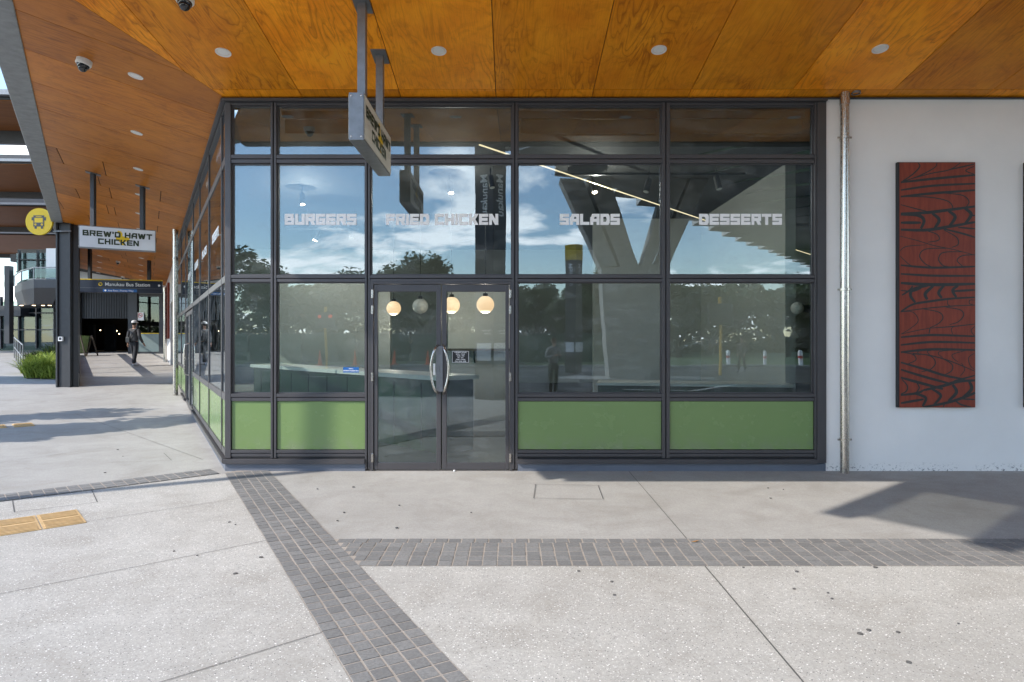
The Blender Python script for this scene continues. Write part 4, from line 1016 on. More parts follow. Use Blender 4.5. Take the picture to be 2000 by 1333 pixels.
# hanging bus station sign
c_ = W(234, 561, 23.5); t = thing('hanging_sign', c_, 'long navy hanging sign reading Manukau Bus Station', 'sign')
u = Vector((.97, .24, 0)).normalized(); n_ = Vector((u.y, -u.x, 0)); hw = 1.40; hh = .225
q = MB(); q.beam(c_-u*hw, c_+u*hw, .14, hh*2); q.build('sign_box', M['navy'], t, bevel=.004)
q = MB(); q.beam(c_-u*hw+Z*(hh+.018), c_+u*hw+Z*(hh+.018), .142, .034); q.build('yellow_strip', M['gold'], t)
fo = c_+n_*.074
q = MB(); q.ext([fo-u*.52-Z*.195, fo+u*.58-Z*.195, fo+u*.58-Z*.095, fo-u*.52-Z*.095], n_*.003); q.build('blue_strip', M['blue'], t)
q = MB(); q.ext([fo-u*hw-Z*.065, fo+u*hw-Z*.065, fo+u*hw-Z*.058, fo-u*hw-Z*.058], n_*.002); q.build('divider', M['steel'], t)
text_mesh('sign_lettering', 'Manukau Bus Station', .175, M['vinyl'], t, fo-u*.46+Z*.02, u, Z, n_, 'LEFT', .001)
text_mesh('sign_lettering', 'Ave Rata | Putney Way', .088, M['vinyl'], t, fo-u*.36-Z*.175+n_*.003, u, Z, n_, 'LEFT', .0006)
q = MB(); q.lathe(fo-u*.60+Z*.075, [(.065, 0), (.065, .004)], 24, n_); q.build('yellow_badge', M['gold'], t)
q = MB(); q.lathe(fo-u*.44-Z*.145+n_*.003, [(.033, 0), (.033, .004)], 16, n_); q.lathe(fo-u*1.31+Z*.06, [(.04, 0), (.04, .004)], 16, n_); q.lathe(fo+u*1.31+Z*.06, [(.04, 0), (.04, .004)], 16, n_); q.build('round_badges', M['vinyl'], t)
q = MB(); q.ext([fo-u*.63+Z*.045+n_*.005, fo-u*.57+Z*.045+n_*.005, fo-u*.57+Z*.105+n_*.005, fo-u*.63+Z*.105+n_*.005], n_*.002); q.build('badge_symbol', M['navy'], t)
for k in (-1, 1):
    p = c_+u*k*.96; q = MB(); q.box(p.x-.05, p.x+.05, p.y-.05, p.y+.05, c_.z+hh, zL(p.x, p.y)); q.build('post', M['black'], t)
# far end of the walkway: station front
FW = 33.0; gf = ground(FW)
stn = thing('station_front', (W2(235, FW), FW, gf), 'dark glazed bus station entrance closing the end of the walkway', 'building')
x0, x1, xm = W2(143, FW), W2(322, FW), W2(255, FW)
q = MB(); q.box(W2(90, FW), W2(345, FW), FW, FW+.3, 4.0, 6.2); q.build('fascia', M['render'], stn)
q = MB(); q.box(x0-.5, x0+.25, FW+.02, FW+.28, gf, 3.998); q.box(xm-.1, xm+.35, FW-.05, FW+.2, gf, 3.99); q.box(x1-.3, x1+.9, FW+.01, FW+.2, gf, 3.99); q.box(xm+.36, x1-.31, FW+.02, FW+.12, 3.75, 3.99); q.box(xm+.36, x1-.31, FW+.02, FW+.12, gf, gf+.1); q.build('frame', M['gsteel'], stn)
q = MB()
for i in range(30):
    x = x0+.3+(xm-x0-.45)*i/29; q.box(x-.022, x+.022, FW+.25, FW+.33, 2.65, 3.98)
q.build('slatted_curtain', M['gsteel'], stn)
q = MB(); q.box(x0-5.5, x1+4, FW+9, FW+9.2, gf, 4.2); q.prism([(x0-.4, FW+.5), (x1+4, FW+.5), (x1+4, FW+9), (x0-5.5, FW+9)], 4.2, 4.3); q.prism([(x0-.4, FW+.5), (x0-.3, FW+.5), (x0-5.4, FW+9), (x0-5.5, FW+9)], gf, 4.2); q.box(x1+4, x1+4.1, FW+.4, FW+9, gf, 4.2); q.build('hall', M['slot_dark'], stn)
q = MB(); q.box(xm+.36, x1-.31, FW+.05, FW+.07, gf+.1, 3.75); q.build('window_pane', M['glass_far'], stn)
q = MB(); q.box(xm+.36, x1-.31, FW-.0, FW+.03, gf+.1, gf+1.0); q.build('lower_panel', flat('teal_panel', (.16, .21, .21), .3), stn)
q = MB(); q.box(xm+.36, x1-.31, FW-.002, FW+.03, gf+1.01, gf+1.05); q.build('yellow_line', M['gold'], stn)
q = MB(); sx_ = W2(274, FW); q.box(sx_-.17, sx_+.17, FW+.0, FW+.02, 2.55, 2.95); q.build('no_smoking_notice', M['vinyl'], stn)
q = MB()
for k in range(20):
    a0 = k*math.tau/20; a1 = a0+math.tau/20; c = Vector((sx_, FW-.006, 2.80))
    q.ext([c+Vector((math.cos(a0)*.09, 0, math.sin(a0)*.09)), c+Vector((math.cos(a1)*.09, 0, math.sin(a1)*.09)), c+Vector((math.cos(a1)*.115, 0, math.sin(a1)*.115)), c+Vector((math.cos(a0)*.115, 0, math.sin(a0)*.115))], (0, .003, 0))
q.ext([(sx_-.07, FW-.01, 2.86), (sx_-.06, FW-.01, 2.88), (sx_+.07, FW-.01, 2.74), (sx_+.06, FW-.01, 2.72)], (0, .002, 0)); q.build('prohibition_ring', M['red'], stn)
q = MB(); q.box(sx_-.06, sx_+.06, FW-.004, FW-.0005, 2.79, 2.81); q.build('cigarette_symbol', M['black'], stn)
for px, py in ((172, 620), (178, 621), (186, 619), (192, 621), (198, 622), (207, 620), (212, 621), (222, 622), (229, 620), (246, 621), (196, 646), (228, 647), (233, 653)):
    q = MB(); q.ball(W(px, py, FW+7), .035, 8); q.build('ceiling_lamp', M['lamp'], stn)
q = MB(); 
for px, w in ((215, .5), (205, .08), (178, .3)): p = W2(px, FW+5); q.box(p-w/2, p+w/2, FW+5, FW+5.2, gf, gf+1.6)
q.build('counter', M['gsteel'], stn)
# A-frame board by the entrance
ay = 31.2; gx = W2(168, ay); t = thing('a_frame_board', (gx, ay, ground(ay)), 'folding A-frame board with a green top outside the station entrance', 'sign board')
for s_ in (-1, 1):
    for o_ in (-.35, .35): q = MB(); q.beam((gx+s_*.28+o_*.2, ay+o_, ground(ay)), (gx+o_*.2, ay+o_*.9, ground(ay)+1.0), .05, .05); q.build('leg', M['bark'], t)
q = MB(); q.ext([(gx-.24, ay-.36, ground(ay)+.15), (gx-.06, ay-.33, ground(ay)+.98), (gx-.06, ay+.33, ground(ay)+.98), (gx-.24, ay+.36, ground(ay)+.15)], (.02, 0, 0)); q.build('panel', M['green'], t)

# ================================================================ people
def skin_chain(verts, edges, radii, name, mat, parent, sub=2, shade=True, label=None):
    me = bpy.data.meshes.new(name); me.from_pydata([tuple(v) for v in verts], edges, [])
    o = bpy.data.objects.new(name, me); col.objects.link(o)
    sm = o.modifiers.new('skin', 'SKIN'); sm.use_smooth_shade = True; sm.branch_smoothing = .6
    for i, r_ in enumerate(radii):
        sv_ = me.skin_vertices[0].data[i]; sv_.radius = r_ if isinstance(r_, tuple) else (r_, r_); sv_.use_root = (i == 0)
    ss = o.modifiers.new('sub', 'SUBSURF'); ss.levels = sub; ss.render_levels = sub
    dg = bpy.context.evaluated_depsgraph_get(); m2 = bpy.data.meshes.new_from_object(o.evaluated_get(dg)); m2.name = name
    bpy.data.objects.remove(o)
    m2.materials.clear(); m2.materials.append(mat)
    for p in m2.polygons: p.use_smooth = True
    ob = bpy.data.objects.new(name, m2); col.objects.link(ob); ob.parent = parent; ORG[ob] = 'local'
    return ob
def hand(hp, d, s_, sc):
    """palm and five fingers from wrist hp, pointing along d"""
    V = []; E = []; Rr = []
    d = d.normalized(); sd = d.cross(Vector((0, 1, 0))); 
    sd = sd.normalized() if sd.length > .1 else Vector((1, 0, 0)); up = d.cross(sd)
    V.append(hp); Rr.append((.022*sc, .03*sc)); V.append(hp+d*.05*sc); Rr.append((.016*sc, .04*sc)); E.append((0, 1)); V.append(hp+d*.085*sc); Rr.append((.013*sc, .036*sc)); E.append((1, 2))
    for k, ln in ((-1.5, .062), (-.5, .075), (.5, .072), (1.5, .055)):
        b0 = hp+d*.09*sc+up*k*.019*sc
        n = len(V); V += [b0, b0+d*ln*.5*sc+sd*.006*sc, b0+d*ln*sc+sd*.022*sc]; Rr += [.009*sc, .0085*sc, .0075*sc]; E += [(2, n), (n, n+1), (n+1, n+2)]
    n = len(V); b0 = hp+d*.03*sc+up*-.036*sc; V += [b0, b0+d*.035*sc-up*.018*sc, b0+d*.062*sc-up*.012*sc]; Rr += [.012*sc, .0105*sc, .009*sc]; E += [(1, n), (n, n+1), (n+1, n+2)]
    return V, E, Rr
def person(loc, rz, label, h=1.75, jacket=(.06, .06, .065), pants=(.02, .02, .024), stride=.0, arms='down', cap=None, hair=(.02, .015, .01), bag=False, shoes=(.3, .3, .32)):
    t = thing('person', loc, label, 'person', None, rz); s = h/1.75
    def P(*a): return Vector(a)*s
    lf, rf = stride, -stride
    hip = P(0, 0, .94)
    J_ = dict(pel=P(0, 0, .95), wa=P(0, 0, 1.08), ch=P(0, 0, 1.28), ne=P(0, .005, 1.47), hb=P(0, .01, 1.56), hd=P(0, .02, 1.66))
    V = [J_['pel'], J_['wa'], J_['ch'], P(0, 0, 1.42), J_['ne'], J_['hb'], J_['hd'], P(0, .015, 1.72)]
    Rr = [(.125*s, .09*s), (.125*s, .09*s), (.15*s, .10*s), (.12*s, .085*s), (.055*s, .06*s), (.062*s, .075*s), (.075*s, .09*s), (.05*s, .06*s)]
    E = [(i, i+1) for i in range(7)]
    hands = []
    for sx, fo in ((-1, lf), (1, rf)):
        n = len(V)
        if arms == 'down': pts = [P(sx*.19, 0, 1.40), P(sx*.255, -.02+fo*.1, 1.14), P(sx*.285, .07-fo*.3, .90)]
        elif arms == 'phone': pts = [P(sx*.18, 0, 1.40), P(sx*.24, -.03, 1.14), P(sx*.09, .26, 1.20)]
        V += pts; Rr += [.052*s, .042*s, .030*s]; E += [(3, n), (n, n+1), (n+1, n+2)]
        hands.append((pts[2], pts[2]-pts[1], sx))
    feet = []
    for sx, fo in ((-1, lf), (1, rf)):
        n = len(V); k = max(0, -fo)
        pts = [P(sx*.095, 0, .90), P(sx*.10, fo*.55+.03, .50), P(sx*.105, fo*1.0-.01, .10)]
        V += pts; Rr += [.088*s, .058*s, .042*s]; E += [(0, n), (n, n+1), (n+1, n+2)]
        feet.append(pts[2])
    for (hp, d_, sx) in hands:
        hv, he, hr = hand(hp, d_, sx, s); base = len(V)
        V += hv[1:]; Rr += hr[1:]
        wi = V.index(hp)
        for a_, b_ in he: E.append(((wi if a_ == 0 else base+a_-1), (wi if b_ == 0 else base+b_-1)))
    body = skin_chain(V, E, Rr, 'body', M['skin'], t, 2)
    # jacket with sleeves
    mj = worn('jacket_cloth', jacket, .85, 0, .3, 12, .3)
    V = [P(0, 0, .92), P(0, 0, 1.08), P(0, 0, 1.28), P(0, 0, 1.42), P(0, .0, 1.485)]; Rr = [(.185*s, .14*s), (.178*s, .135*s), (.195*s, .135*s), (.14*s, .10*s), (.07*s, .075*s)]; E = [(i, i+1) for i in range(4)]
    for i, (sx, fo) in enumerate(((-1, lf), (1, rf))):
        n = len(V); hp = hands[i][0]
        sh = P(sx*.195, 0, 1.395); el = P(sx*.26, -.02+fo*.1, 1.14) if arms == 'down' else P(sx*.245, -.03, 1.14)
        V += [sh, el, hp]; Rr += [.075*s, .062*s, .048*s]; E += [(3, n), (n, n+1), (n+1, n+2)]
    skin_chain(V, E, Rr, 'jacket', mj, t, 2)
    mp = worn('trouser_cloth', pants, .85, 0, .3, 12, .3)
    V = [P(0, 0, 1.03), P(0, 0, .90)]; Rr = [(.176*s, .136*s), (.178*s, .14*s)]; E = [(0, 1)]
    for sx, fo in ((-1, lf), (1, rf)):
        n = len(V); V += [P(sx*.098, 0, .82), P(sx*.10, fo*.55+.03, .50), P(sx*.105, fo-.01, .10)]; Rr += [.104*s, .078*s, .066*s]; E += [(1, n), (n, n+1), (n+1, n+2)]
    skin_chain(V, E, Rr, 'trousers', mp, t, 2)
    ms = flat('shoe', shoes, .6)
    for f_ in feet:
        skin_chain([f_+P(0, -.03, -.045), f_+P(0, .08, -.055), f_+P(0, .19, -.07)], [(0, 1), (1, 2)], [.045*s, .045*s, .032*s], 'shoe', ms, t, 2)
    mh = flat('hair', hair, .8)
    b = MB(); b.ball(P(0, .008, 1.675), .103*s, 20, (.86, 1.0, 1.02)); 
    b2 = MB(); b2.v = [v for v in b.v]; b2.f = [f for f in b.f if not (sum(b.v[i].y for i in f)/4 > .05*s and sum(b.v[i].z for i in f)/4 < 1.70*s) and sum(b.v[i].z for i in f)/4 > 1.60*s]; b2.mi = [0]*len(b2.f); b2.rnd = [.5]*len(b2.f)
    b2.build('hair', mh, t, smooth=True)
    # face: nose, ears, eyes, mouth
    b = MB(); b.ball(P(0, .108, 1.635), .016*s, 10, (.8, 1.1, 1.4)); b.ball(P(-.085, .01, 1.64), .026*s, 10, (.45, .8, 1.2)); b.ball(P(.085, .01, 1.64), .026*s, 10, (.45, .8, 1.2)); b.build('ears_and_nose', M['skin'], body, smooth=True)
    b = MB(); b.ball(P(-.032, .09, 1.66), .012*s, 8); b.ball(P(.032, .09, 1.66), .012*s, 8); b.ball(P(0, .092, 1.592), .018*s, 8, (1.2, .5, .3)); b.build('eyes_and_mouth', M['black'], body)
    if cap:
        b = MB(); prof = [(.100*s, -.005), (.101*s, .03*s), (.088*s, .066*s), (.05*s, .09*s), (.01, .097*s)]; b.lathe(P(0, .005, 1.69), prof, 24)
        b.ext([P(-.07, .09, 1.70), P(.07, .09, 1.70), P(.05, .19, 1.685), P(-.05, .19, 1.685)], P(0, 0, .008)); b.build('cap', flat('cap_cloth', cap, .8), t, smooth=True)
    if bag:
        b = MB(); pts = []
        for k in range(25):
            a_ = k/24*math.tau; pts.append(P(.17*math.cos(a_)*.98-.0, -.155*math.sin(a_), 1.20+.26*math.cos(a_)*1.0))
        b.tube(pts, .016*s, 6); b.box(-.20*s, -.04*s, -.21*s, -.14*s, .93*s, 1.12*s); b.build('sling_bag', M['black'], t, bevel=.02)
    if arms == 'phone':
        b = MB(); b.box(-.04*s, .04*s, .30*s, .31*s, 1.20*s, 1.35*s); tag(b.build('phone', M['black'], t))
    return t
my = 25.4
person((W2(262, my), my, ground(my)+.005), R(-8), 'man in dark grey hooded jacket and pale cap walking away down the walkway', 1.76, (.075, .075, .08), (.022, .024, .03), .17, 'down', (.62, .62, .62), bag=True, shoes=(.35, .36, .40))

# ================================================================ left background
PY = 22.5
def strappy(loc, label, n=70, h=.7, mat='leaf2', spread=.55):
    t = thing('garden_plant', loc, label, 'plant', 'planting bed shrubs beside the column'); b = MB()
    for i in range(n):
        a_ = random.random()*math.tau; l_ = h*random.uniform(.6, 1.15); out = spread*random.uniform(.2, 1.1); bx, by = random.uniform(-.22, .22), random.uniform(-.22, .22)
        d = Vector((math.cos(a_), math.sin(a_), 0)); sd = Vector((-d.y, d.x, 0))*random.uniform(.014, .026); pts = []
        for k in range(5):
            u = k/4; pts.append(Vector((loc[0]+bx, loc[1]+by, loc[2]))+d*out*u**1.4+Z*l_*(u-.42*u**3))
        r_ = random.random()
        for k in range(4):
            w0, w1 = 1-.2*k, 1-.2*(k+1) if k < 3 else .05
            b.face([pts[k]-sd*w0, pts[k]+sd*w0, pts[k+1]+sd*w1, pts[k+1]-sd*w1], r_)
    b.build('foliage', M[mat], t); return t
for px, yy, lb, n, h, m in ((70, 21.0, 'lime strappy plant at the front left of the bed, spilling on the path', 240, .9, 'leaf2'), (101, 20.8, 'low lime plant tucked against the front of the steel column', 200, .7, 'leaf2'), (60, 22.6, 'lime and green plant at the left edge of the bed', 200, .8, 'leaf2'), (88, 21.3, 'bright lime strappy plant nearest the steel column', 260, 1.1, 'leaf2'), (74, 22.6, 'bright lime strappy plant left of the nearest one', 220, 1.05, 'leaf2'), (98, 23.5, 'tall lime grassy plant behind the nearest one', 220, 1.1, 'leaf2'), (85, 25.5, 'dark green plant at the back of the planting bed', 180, .9, 'leaf'), (66, 27, 'dark green plant by the handrail', 180, .8, 'leaf'), (101, 27, 'dark green bushy plant behind the column', 200, 1.2, 'leaf')):
    strappy((W2(px, yy), yy, ground(yy)), lb, n, h, m, .85 if m == 'leaf2' else .6)
q = MB(); 
pb = [(W2(52, 20.6), 20.6), (W2(109, 20.4), 20.4), (W2(112, 29), 29), (W2(45, 29), 29)]
q.ext([(x, y, ground(y)+.01) for x, y in pb], (0, 0, -.06)); struct('planting_soil', q, flat('soil', (.03, .022, .015), .9))
# handrail by the bed
t = thing('handrail', (W2(22, 24), 24, ground(24)), 'low tubular steel handrail beside the planting bed', 'handrail')
q = MB(); a_ = Vector((W2(45, 23), 23, ground(23))); e_ = Vector((W2(28, 30), 30, ground(30)))
q.tube([a_+Z*.95, e_+Z*.95], .025, 8); q.tube([a_+Z*.5, e_+Z*.5], .02, 8)
for k in range(5): p = a_.lerp(e_, k/4); q.tube([p, p+Z*.95], .022, 8)
q.build('rail', M['steel'], t)
# building across the walkway: glazed ground floor, faceted balcony bay
BY = 38.0; gb_ = .9
bl = thing('cafe_building', (W2(60, BY), BY, gb_), 'dark two storey building with a faceted balcony bay behind the planting', 'building')
def bx(mb, px0, px1, py0, py1, y, dpt): a_, e_ = W(px0, py1, y), W(px1, py0, y); mb.box(a_.x, e_.x, y, y+dpt, a_.z, e_.z)
q = MB(); bx(q, 20, 150, 497, 512, BY+2, 1); bx(q, -30, 40, 598, 618, BY, 6); bx(q, 8, 18, 520, 672, 33, .3)
for px in (36, 70, 105, 0, -20): bx(q, px-1.2, px+1.2, 580, 682, BY+.5, .2)
for py in (612, 645): bx(q, -30, 118, py-1, py+1, BY+.52, .1)
for px in (36, 72, 97): bx(q, px-1, px+1, 490, 552, BY+.5, .2)
for py in (508, 532): bx(q, 30, 118, py-1, py+.6, BY+.53, .1)
q.build('frame', M['gsteel'], bl)
q = MB(); bx(q, -30, 150, 590, 690, BY+.7, .05); bx(q, 32, 150, 495, 560, BY+.8, .05); q.build('glazing', M['glass_far'], bl)
q = MB(); bx(q, 34, 220, 488, 700, BY+5, .3); bx(q, -40, 33.5, 600, 700, BY+5, .3); q.build('back_wall', worn('cafe_grey', (.11, .12, .13), .5), bl)
q = MB(); zb0 = W(0, 590, 35).z; zb1 = W(0, 572, 35).z
pl_ = [(W2(28, 36), 36), (W2(42, 33.5), 33.5), (W2(66, 32), 32), (W2(118, 32), 32), (W2(130, BY), BY), (W2(28, BY), BY)]
cc = Vector((sum(p[0] for p in pl_)/6, sum(p[1] for p in pl_)/6))
lo = [(cc.x+(p[0]-cc.x)*.72, cc.y+(p[1]-cc.y)*.72, zb0-.25) for p in pl_]; hi = [(p[0], p[1], zb1) for p in pl_]
q.raw(lo+hi, [(0, 1, 2, 3, 4, 5)]+[(i, 6+i, 6+(i+1) % 6, (i+1) % 6) for i in range(6)]); q.prism(pl_, zb1, zb1+.42); q.build('balcony', worn('balcony_grey', (.05, .052, .058), .6), bl)
q = MB()
for i in range(5):
    a_, e_ = pl_[i], pl_[i+1]; q.beam((a_[0], a_[1], zb1+1.0), (e_[0], e_[1], zb1+1.0), .05, .05); q.beam((a_[0], a_[1], zb1+.42), (a_[0], a_[1], zb1+1.0), .04, .04)
q.build('balcony_rail', M['steel'], bl)
q = MB()
for i in range(4):
    a_, e_ = pl_[i], pl_[i+1]; q.ext([(a_[0], a_[1], zb1+.5), (e_[0], e_[1], zb1+.5), (e_[0], e_[1], zb1+.95), (a_[0], a_[1], zb1+.95)], (.01, .01, 0))
q.build('balcony_glass', M['glass_far'], bl)
q = MB()
for px, py in ((42, 601), (66, 597), (84, 588), (97, 569)): p = W(px, py, 34); q.lathe((p.x, p.y, zb0-.26), [(.08, 0), (.08, -.01)], 12)
q.build('downlights', M['lamp'], bl)
# white patio chairs' outlines on balcony: two slim umbrellas folded
# low timber and concrete blade roofs between the buildings
for i, (ya, yb, z, zt, lb) in enumerate(((15.2, 17.2, 7.1, .22, 'nearest timber lined roof blade with a pale edge, high at the left'), (29, 34.2, 9.3, .4, 'second timber lined roof blade at the left, above the yellow roundel'), (36.3, 42.6, 8.9, .45, 'third roof blade at the left behind the yellow roundel'), (44.2, 54, 8.6, .6, 'lowest far roof blade over the balcony bay'))):
    xr = edge_at(ya).x-.9+(4 if i else 0); xl = xr-(22 if i else 14)
    t = thing('roof_blade', (xr-5, ya, z), lb, 'roof', 'timber lined roof blades at the left')
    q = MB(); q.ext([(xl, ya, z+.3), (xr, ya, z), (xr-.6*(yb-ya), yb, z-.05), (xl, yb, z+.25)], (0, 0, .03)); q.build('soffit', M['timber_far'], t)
    q = MB(); q.ext([(xl, ya-.02, z+.331), (xr, ya-.02, z+.031), (xr-.6*(yb-ya), yb, z-.019), (xl, yb, z+.281)], (0, 0, zt)); q.build('deck', M['gsteel'], t)
    q = MB(); q.beam((xl, ya-.12, z+.45), (xr, ya-.12, z+.15), .15, .12); q.build('pale_edge', M['steel'], t)
    q = MB(); q.beam((xl, yb+.1, z+.15), (xr-.6*(yb-ya), yb+.1, z-.15), .2, .45); q.build('edge_beam', M['gsteel'], t)
    if i == 0:
        dlp = W(27, 257, (18.0)); dlp.z = z+.12; 
# street lamps glimpsed over the balcony
t = thing('street_lamp', (W2(36, 44), 44, .9), 'twin headed black street lamp far at the left edge', 'lamp post')
q = MB(); p = W(36, 500, 44); q.tube([(p.x, 44, .9), p], .07, 8); q.build('pole', M['gsteel'], t)
for s_ in (-1, 1): q = MB(); q.tube([p, p+Vector((s_*.3, 0, .1)), p+Vector((s_*.3, 0, -.05))], .03, 6); q.lathe(p+Vector((s_*.3, 0, -.3)), [(.16, 0), (.08, .2), (.04, .28)], 12); q.build('lamp_head', M['black'], t)

# ================================================================ trees
def make_tree(name, seed, H, spread, leaves, trunk_r=.22, bare=.45, lsz=.16):
    rnd = random.Random(seed); t = bpy.data.objects.new(name, None); col.objects.link(t); ORG[t] = Vector((0, 0, 0))
    tk = MB(); ends = []
    def limb(p, d, l_, r_, dep):
        pts = [p]; q = p; dd = d.copy(); n = 4
        for k in range(n):
            dd = (dd+Vector((rnd.uniform(-.22, .22), rnd.uniform(-.22, .22), rnd.uniform(-.02, .16)))).normalized(); q = q+dd*l_/n; pts.append(q)
        tk.tube(pts, [r_*(1-.5*k/n) for k in range(n+1)], 7 if dep < 2 else 5)
        if dep >= 3: ends.append(q); return
        for k in range(rnd.choice((2, 3, 3))):
            a_ = rnd.random()*math.tau; v = (dd+Vector((math.cos(a_), math.sin(a_), rnd.uniform(-.1, .45)))*.85).normalized()
            limb(pts[-1] if k else pts[-2], v, l_*rnd.uniform(.55, .8), r_*.5, dep+1)
        ends.append(q)
    tk_h = H*bare
    tk.tube([(0, 0, 0), (.05, .03, tk_h*.5), (0, .05, tk_h)], [trunk_r*1.3, trunk_r, trunk_r*.85], 10)
    for k in range(4):
        a_ = k*math.tau/4+rnd.uniform(-.5, .5); limb(Vector((0, .05, tk_h*rnd.uniform(.75, 1))), Vector((math.cos(a_)*.8, math.sin(a_)*.8, .8)).normalized(), spread*.55, trunk_r*.55, 1)
    tk.build('trunk', M['bark'], t)
    cr_ = MB()
    mx = max(e.z for e in ends); sc = (H-tk_h)/(mx-tk_h)
    per = leaves//len(ends)
    for e in ends:
        c = Vector((e.x, e.y, tk_h+(e.z-tk_h)*min(1, sc))); R_ = rnd.uniform(.55, 1.15)*spread*.22
        for i in range(per):
            v = Vector((rnd.gauss(0, 1), rnd.gauss(0, 1), rnd.gauss(0, .6))); v = v/max(v.length, .01)*R_*rnd.random()**.45
            p = c+v; a_ = Vector((rnd.gauss(0, 1), rnd.gauss(0, 1), rnd.gauss(0, .5))).normalized(); b_ = a_.orthogonal().normalized()
            s_ = lsz*rnd.uniform(.6, 1.3)
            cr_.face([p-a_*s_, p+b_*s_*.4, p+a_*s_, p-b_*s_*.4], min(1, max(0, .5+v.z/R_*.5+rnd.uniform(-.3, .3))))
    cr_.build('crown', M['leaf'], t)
    return t
tA = make_tree('broadleaf_tree', 3, 9.5, 6.0, 12000, .3, .16, .25)
tB = make_tree('broadleaf_tree', 11, 8.0, 5.6, 12000, .25, .10, .26)
tC = make_tree('broadleaf_tree', 29, 11.0, 6.0, 11000, .3, .3, .22)
tl = 'dark spreading tree across the road, seen mirrored in the shop glass'
ORDN = 'first second third fourth fifth sixth seventh eighth ninth tenth eleventh twelfth thirteenth fourteenth fifteenth sixteenth seventeenth eighteenth nineteenth twentieth'.split()
spots = [(tA, -33, -40, 1.0), (tC, -25, -38, 1.0), (tB, -19, -43, 1.0), (tA, -13, -48, 1.05), (tC, -8, -44, .95), (tB, -3, -50, 1.1), (tA, 2, -46, .9), (tB, 6, -42, .8), (tC, 11, -52, .95), (tB, 16, -47, 1.0), (tA, 21, -54, .95), (tB, 26, -46, 1.0), (tC, 32, -52, .9), (tA, 38, -50, 1.0), (tB, -40, -46, 1.1), (tB, -10, -58, 1.2), (tB, 0, -60, 1.2), (tB, 12, -62, 1.2), (tB, 24, -62, 1.25), (tB, -22, -57, 1.2)]
used = set()
for src, x, y, s_ in spots:
    o = src if src not in used else copy_tree(src); used.add(src)
    o.location = (x, y, 0); o.scale = (s_, s_, s_); o.rotation_euler.z = (x*1.7) % 6.28
    tag(o, 'dark spreading tree across the road, %s from the left in its row' % ORDN[sorted(q_[1] for q_ in spots).index(x)], 'tree', 'trees across the road')
wd = MB(); rw = random.Random(5)
for i in range(32000):
    x = rw.uniform(-85, 85); top = 4.6+1.7*math.sin(x*.31)+1.1*math.sin(x*.83+1); z = top*rw.random()**1.15; y = -68+rw.uniform(-1.5, 1.5)+.4*z
    p = Vector((x, y, z)); a_ = Vector((rw.gauss(0, 1), rw.gauss(0, 1), rw.gauss(0, .6))).normalized(); b_ = a_.orthogonal().normalized(); s_ = .42*rw.uniform(.6, 1.3)
    wd.face([p-a_*s_, p+b_*s_*.5, p+a_*s_, p-b_*s_*.5], rw.random()*.7)
tag(wd.build('far_woodland', M['leaf']), 'dense dark woodland closing the view behind the row of trees', 'woodland', kind='stuff')
o = copy_tree(tA); o.location = (-37, 62, .9); o.scale = (.9,)*3; tag(o, 'green tree far beyond the buildings at the left edge', 'tree', 'trees across the road')
# tree off the left edge that throws leafy shade on the paving
tS = make_tree('shade_tree', 41, 4.9, 3.2, 4200, .1, .5, .2)
tS.location = (-12.9, 8.8, 0); tag(tS, 'small tree just outside the left edge throwing shade on the paving', 'tree')
# lamp post throwing the narrow shadow on the paving and green panel
t = thing('lamp_post', (-10.05, 3.3, 0), 'slim lamp post just outside the left edge throwing a thin shadow', 'lamp post')
q = MB(); q.tube([(-10.05, 3.3, 0), (-10.05, 3.3, 9.6)], .085, 14); q.build('pole', M['gsteel'], t, smooth=True)
q = MB(); q.beam((-10.05, 3.3, 9.55), (-10.05, 2.2, 9.7), .16, .08); q.build('lamp_head', M['gsteel'], t)

# ================================================================ across the plaza: what the glass mirrors
U = Vector((.61, -.79, 0)).normalized(); V_ = Vector((.76, .65, 0)).normalized(); T0 = Vector((-5.08, 1.47, 7.5))
can = thing('bus_canopy', (4, -8, 0), 'large concrete coloured station canopy with glazed slots behind the camera', 'canopy')
M['cansoff'] = worn('canopy_soffit', (.62, .61, .58), .7, 0, .15, 1.2, .05)
def cp(u, v, dz=0): p = T0+U*u+V_*v; return Vector((p.x, p.y, p.z+dz))
ss = MB(); gl = MB(); bm_ = MB()
NB = 26; pit = 2.15; sp_ = 1.12
bm_.beam(cp(.12, 0), cp(.12, 12), .26, .3); bm_.beam(cp(-.1, 2.0, .2), cp(-.1, 4.6, .2), .45, .3)
for i in range(7):
    u0 = .25+i*sp_; bm_.beam(cp(u0+sp_-.14, -.02), cp(u0+sp_-.14, 12), .30, .3)
    gl.ext([cp(u0+.005, 0), cp(u0+sp_-.30, 0), cp(u0+sp_-.30, 1.44), cp(u0+.005, 1.44)], (0, 0, .02))
    if i == 1: gl.ext([cp(u0+.005, 3.0), cp(u0+sp_-.30, 2.7), cp(u0+sp_-.30, 5), cp(u0+.005, 5)], (0, 0, .02))
    if i < 2: ss.ext([cp(u0+.005, 1.46), cp(u0+sp_-.30, 1.46), cp(u0+sp_-.30, 11.9), cp(u0+.005, 11.9)], (0, 0, .12))
    else:
        ss.ext([cp(u0+.005, 1.46), cp(u0+sp_-.30, 1.46), cp(u0+sp_-.30, 3.2), cp(u0+.25, 11.9), cp(u0+.005, 11.9)], (0, 0, .12))
        gl.ext([cp(u0+sp_-.30, 3.25), cp(u0+sp_-.30, 11.9), cp(u0+.27, 11.9)], (0, 0, .02))
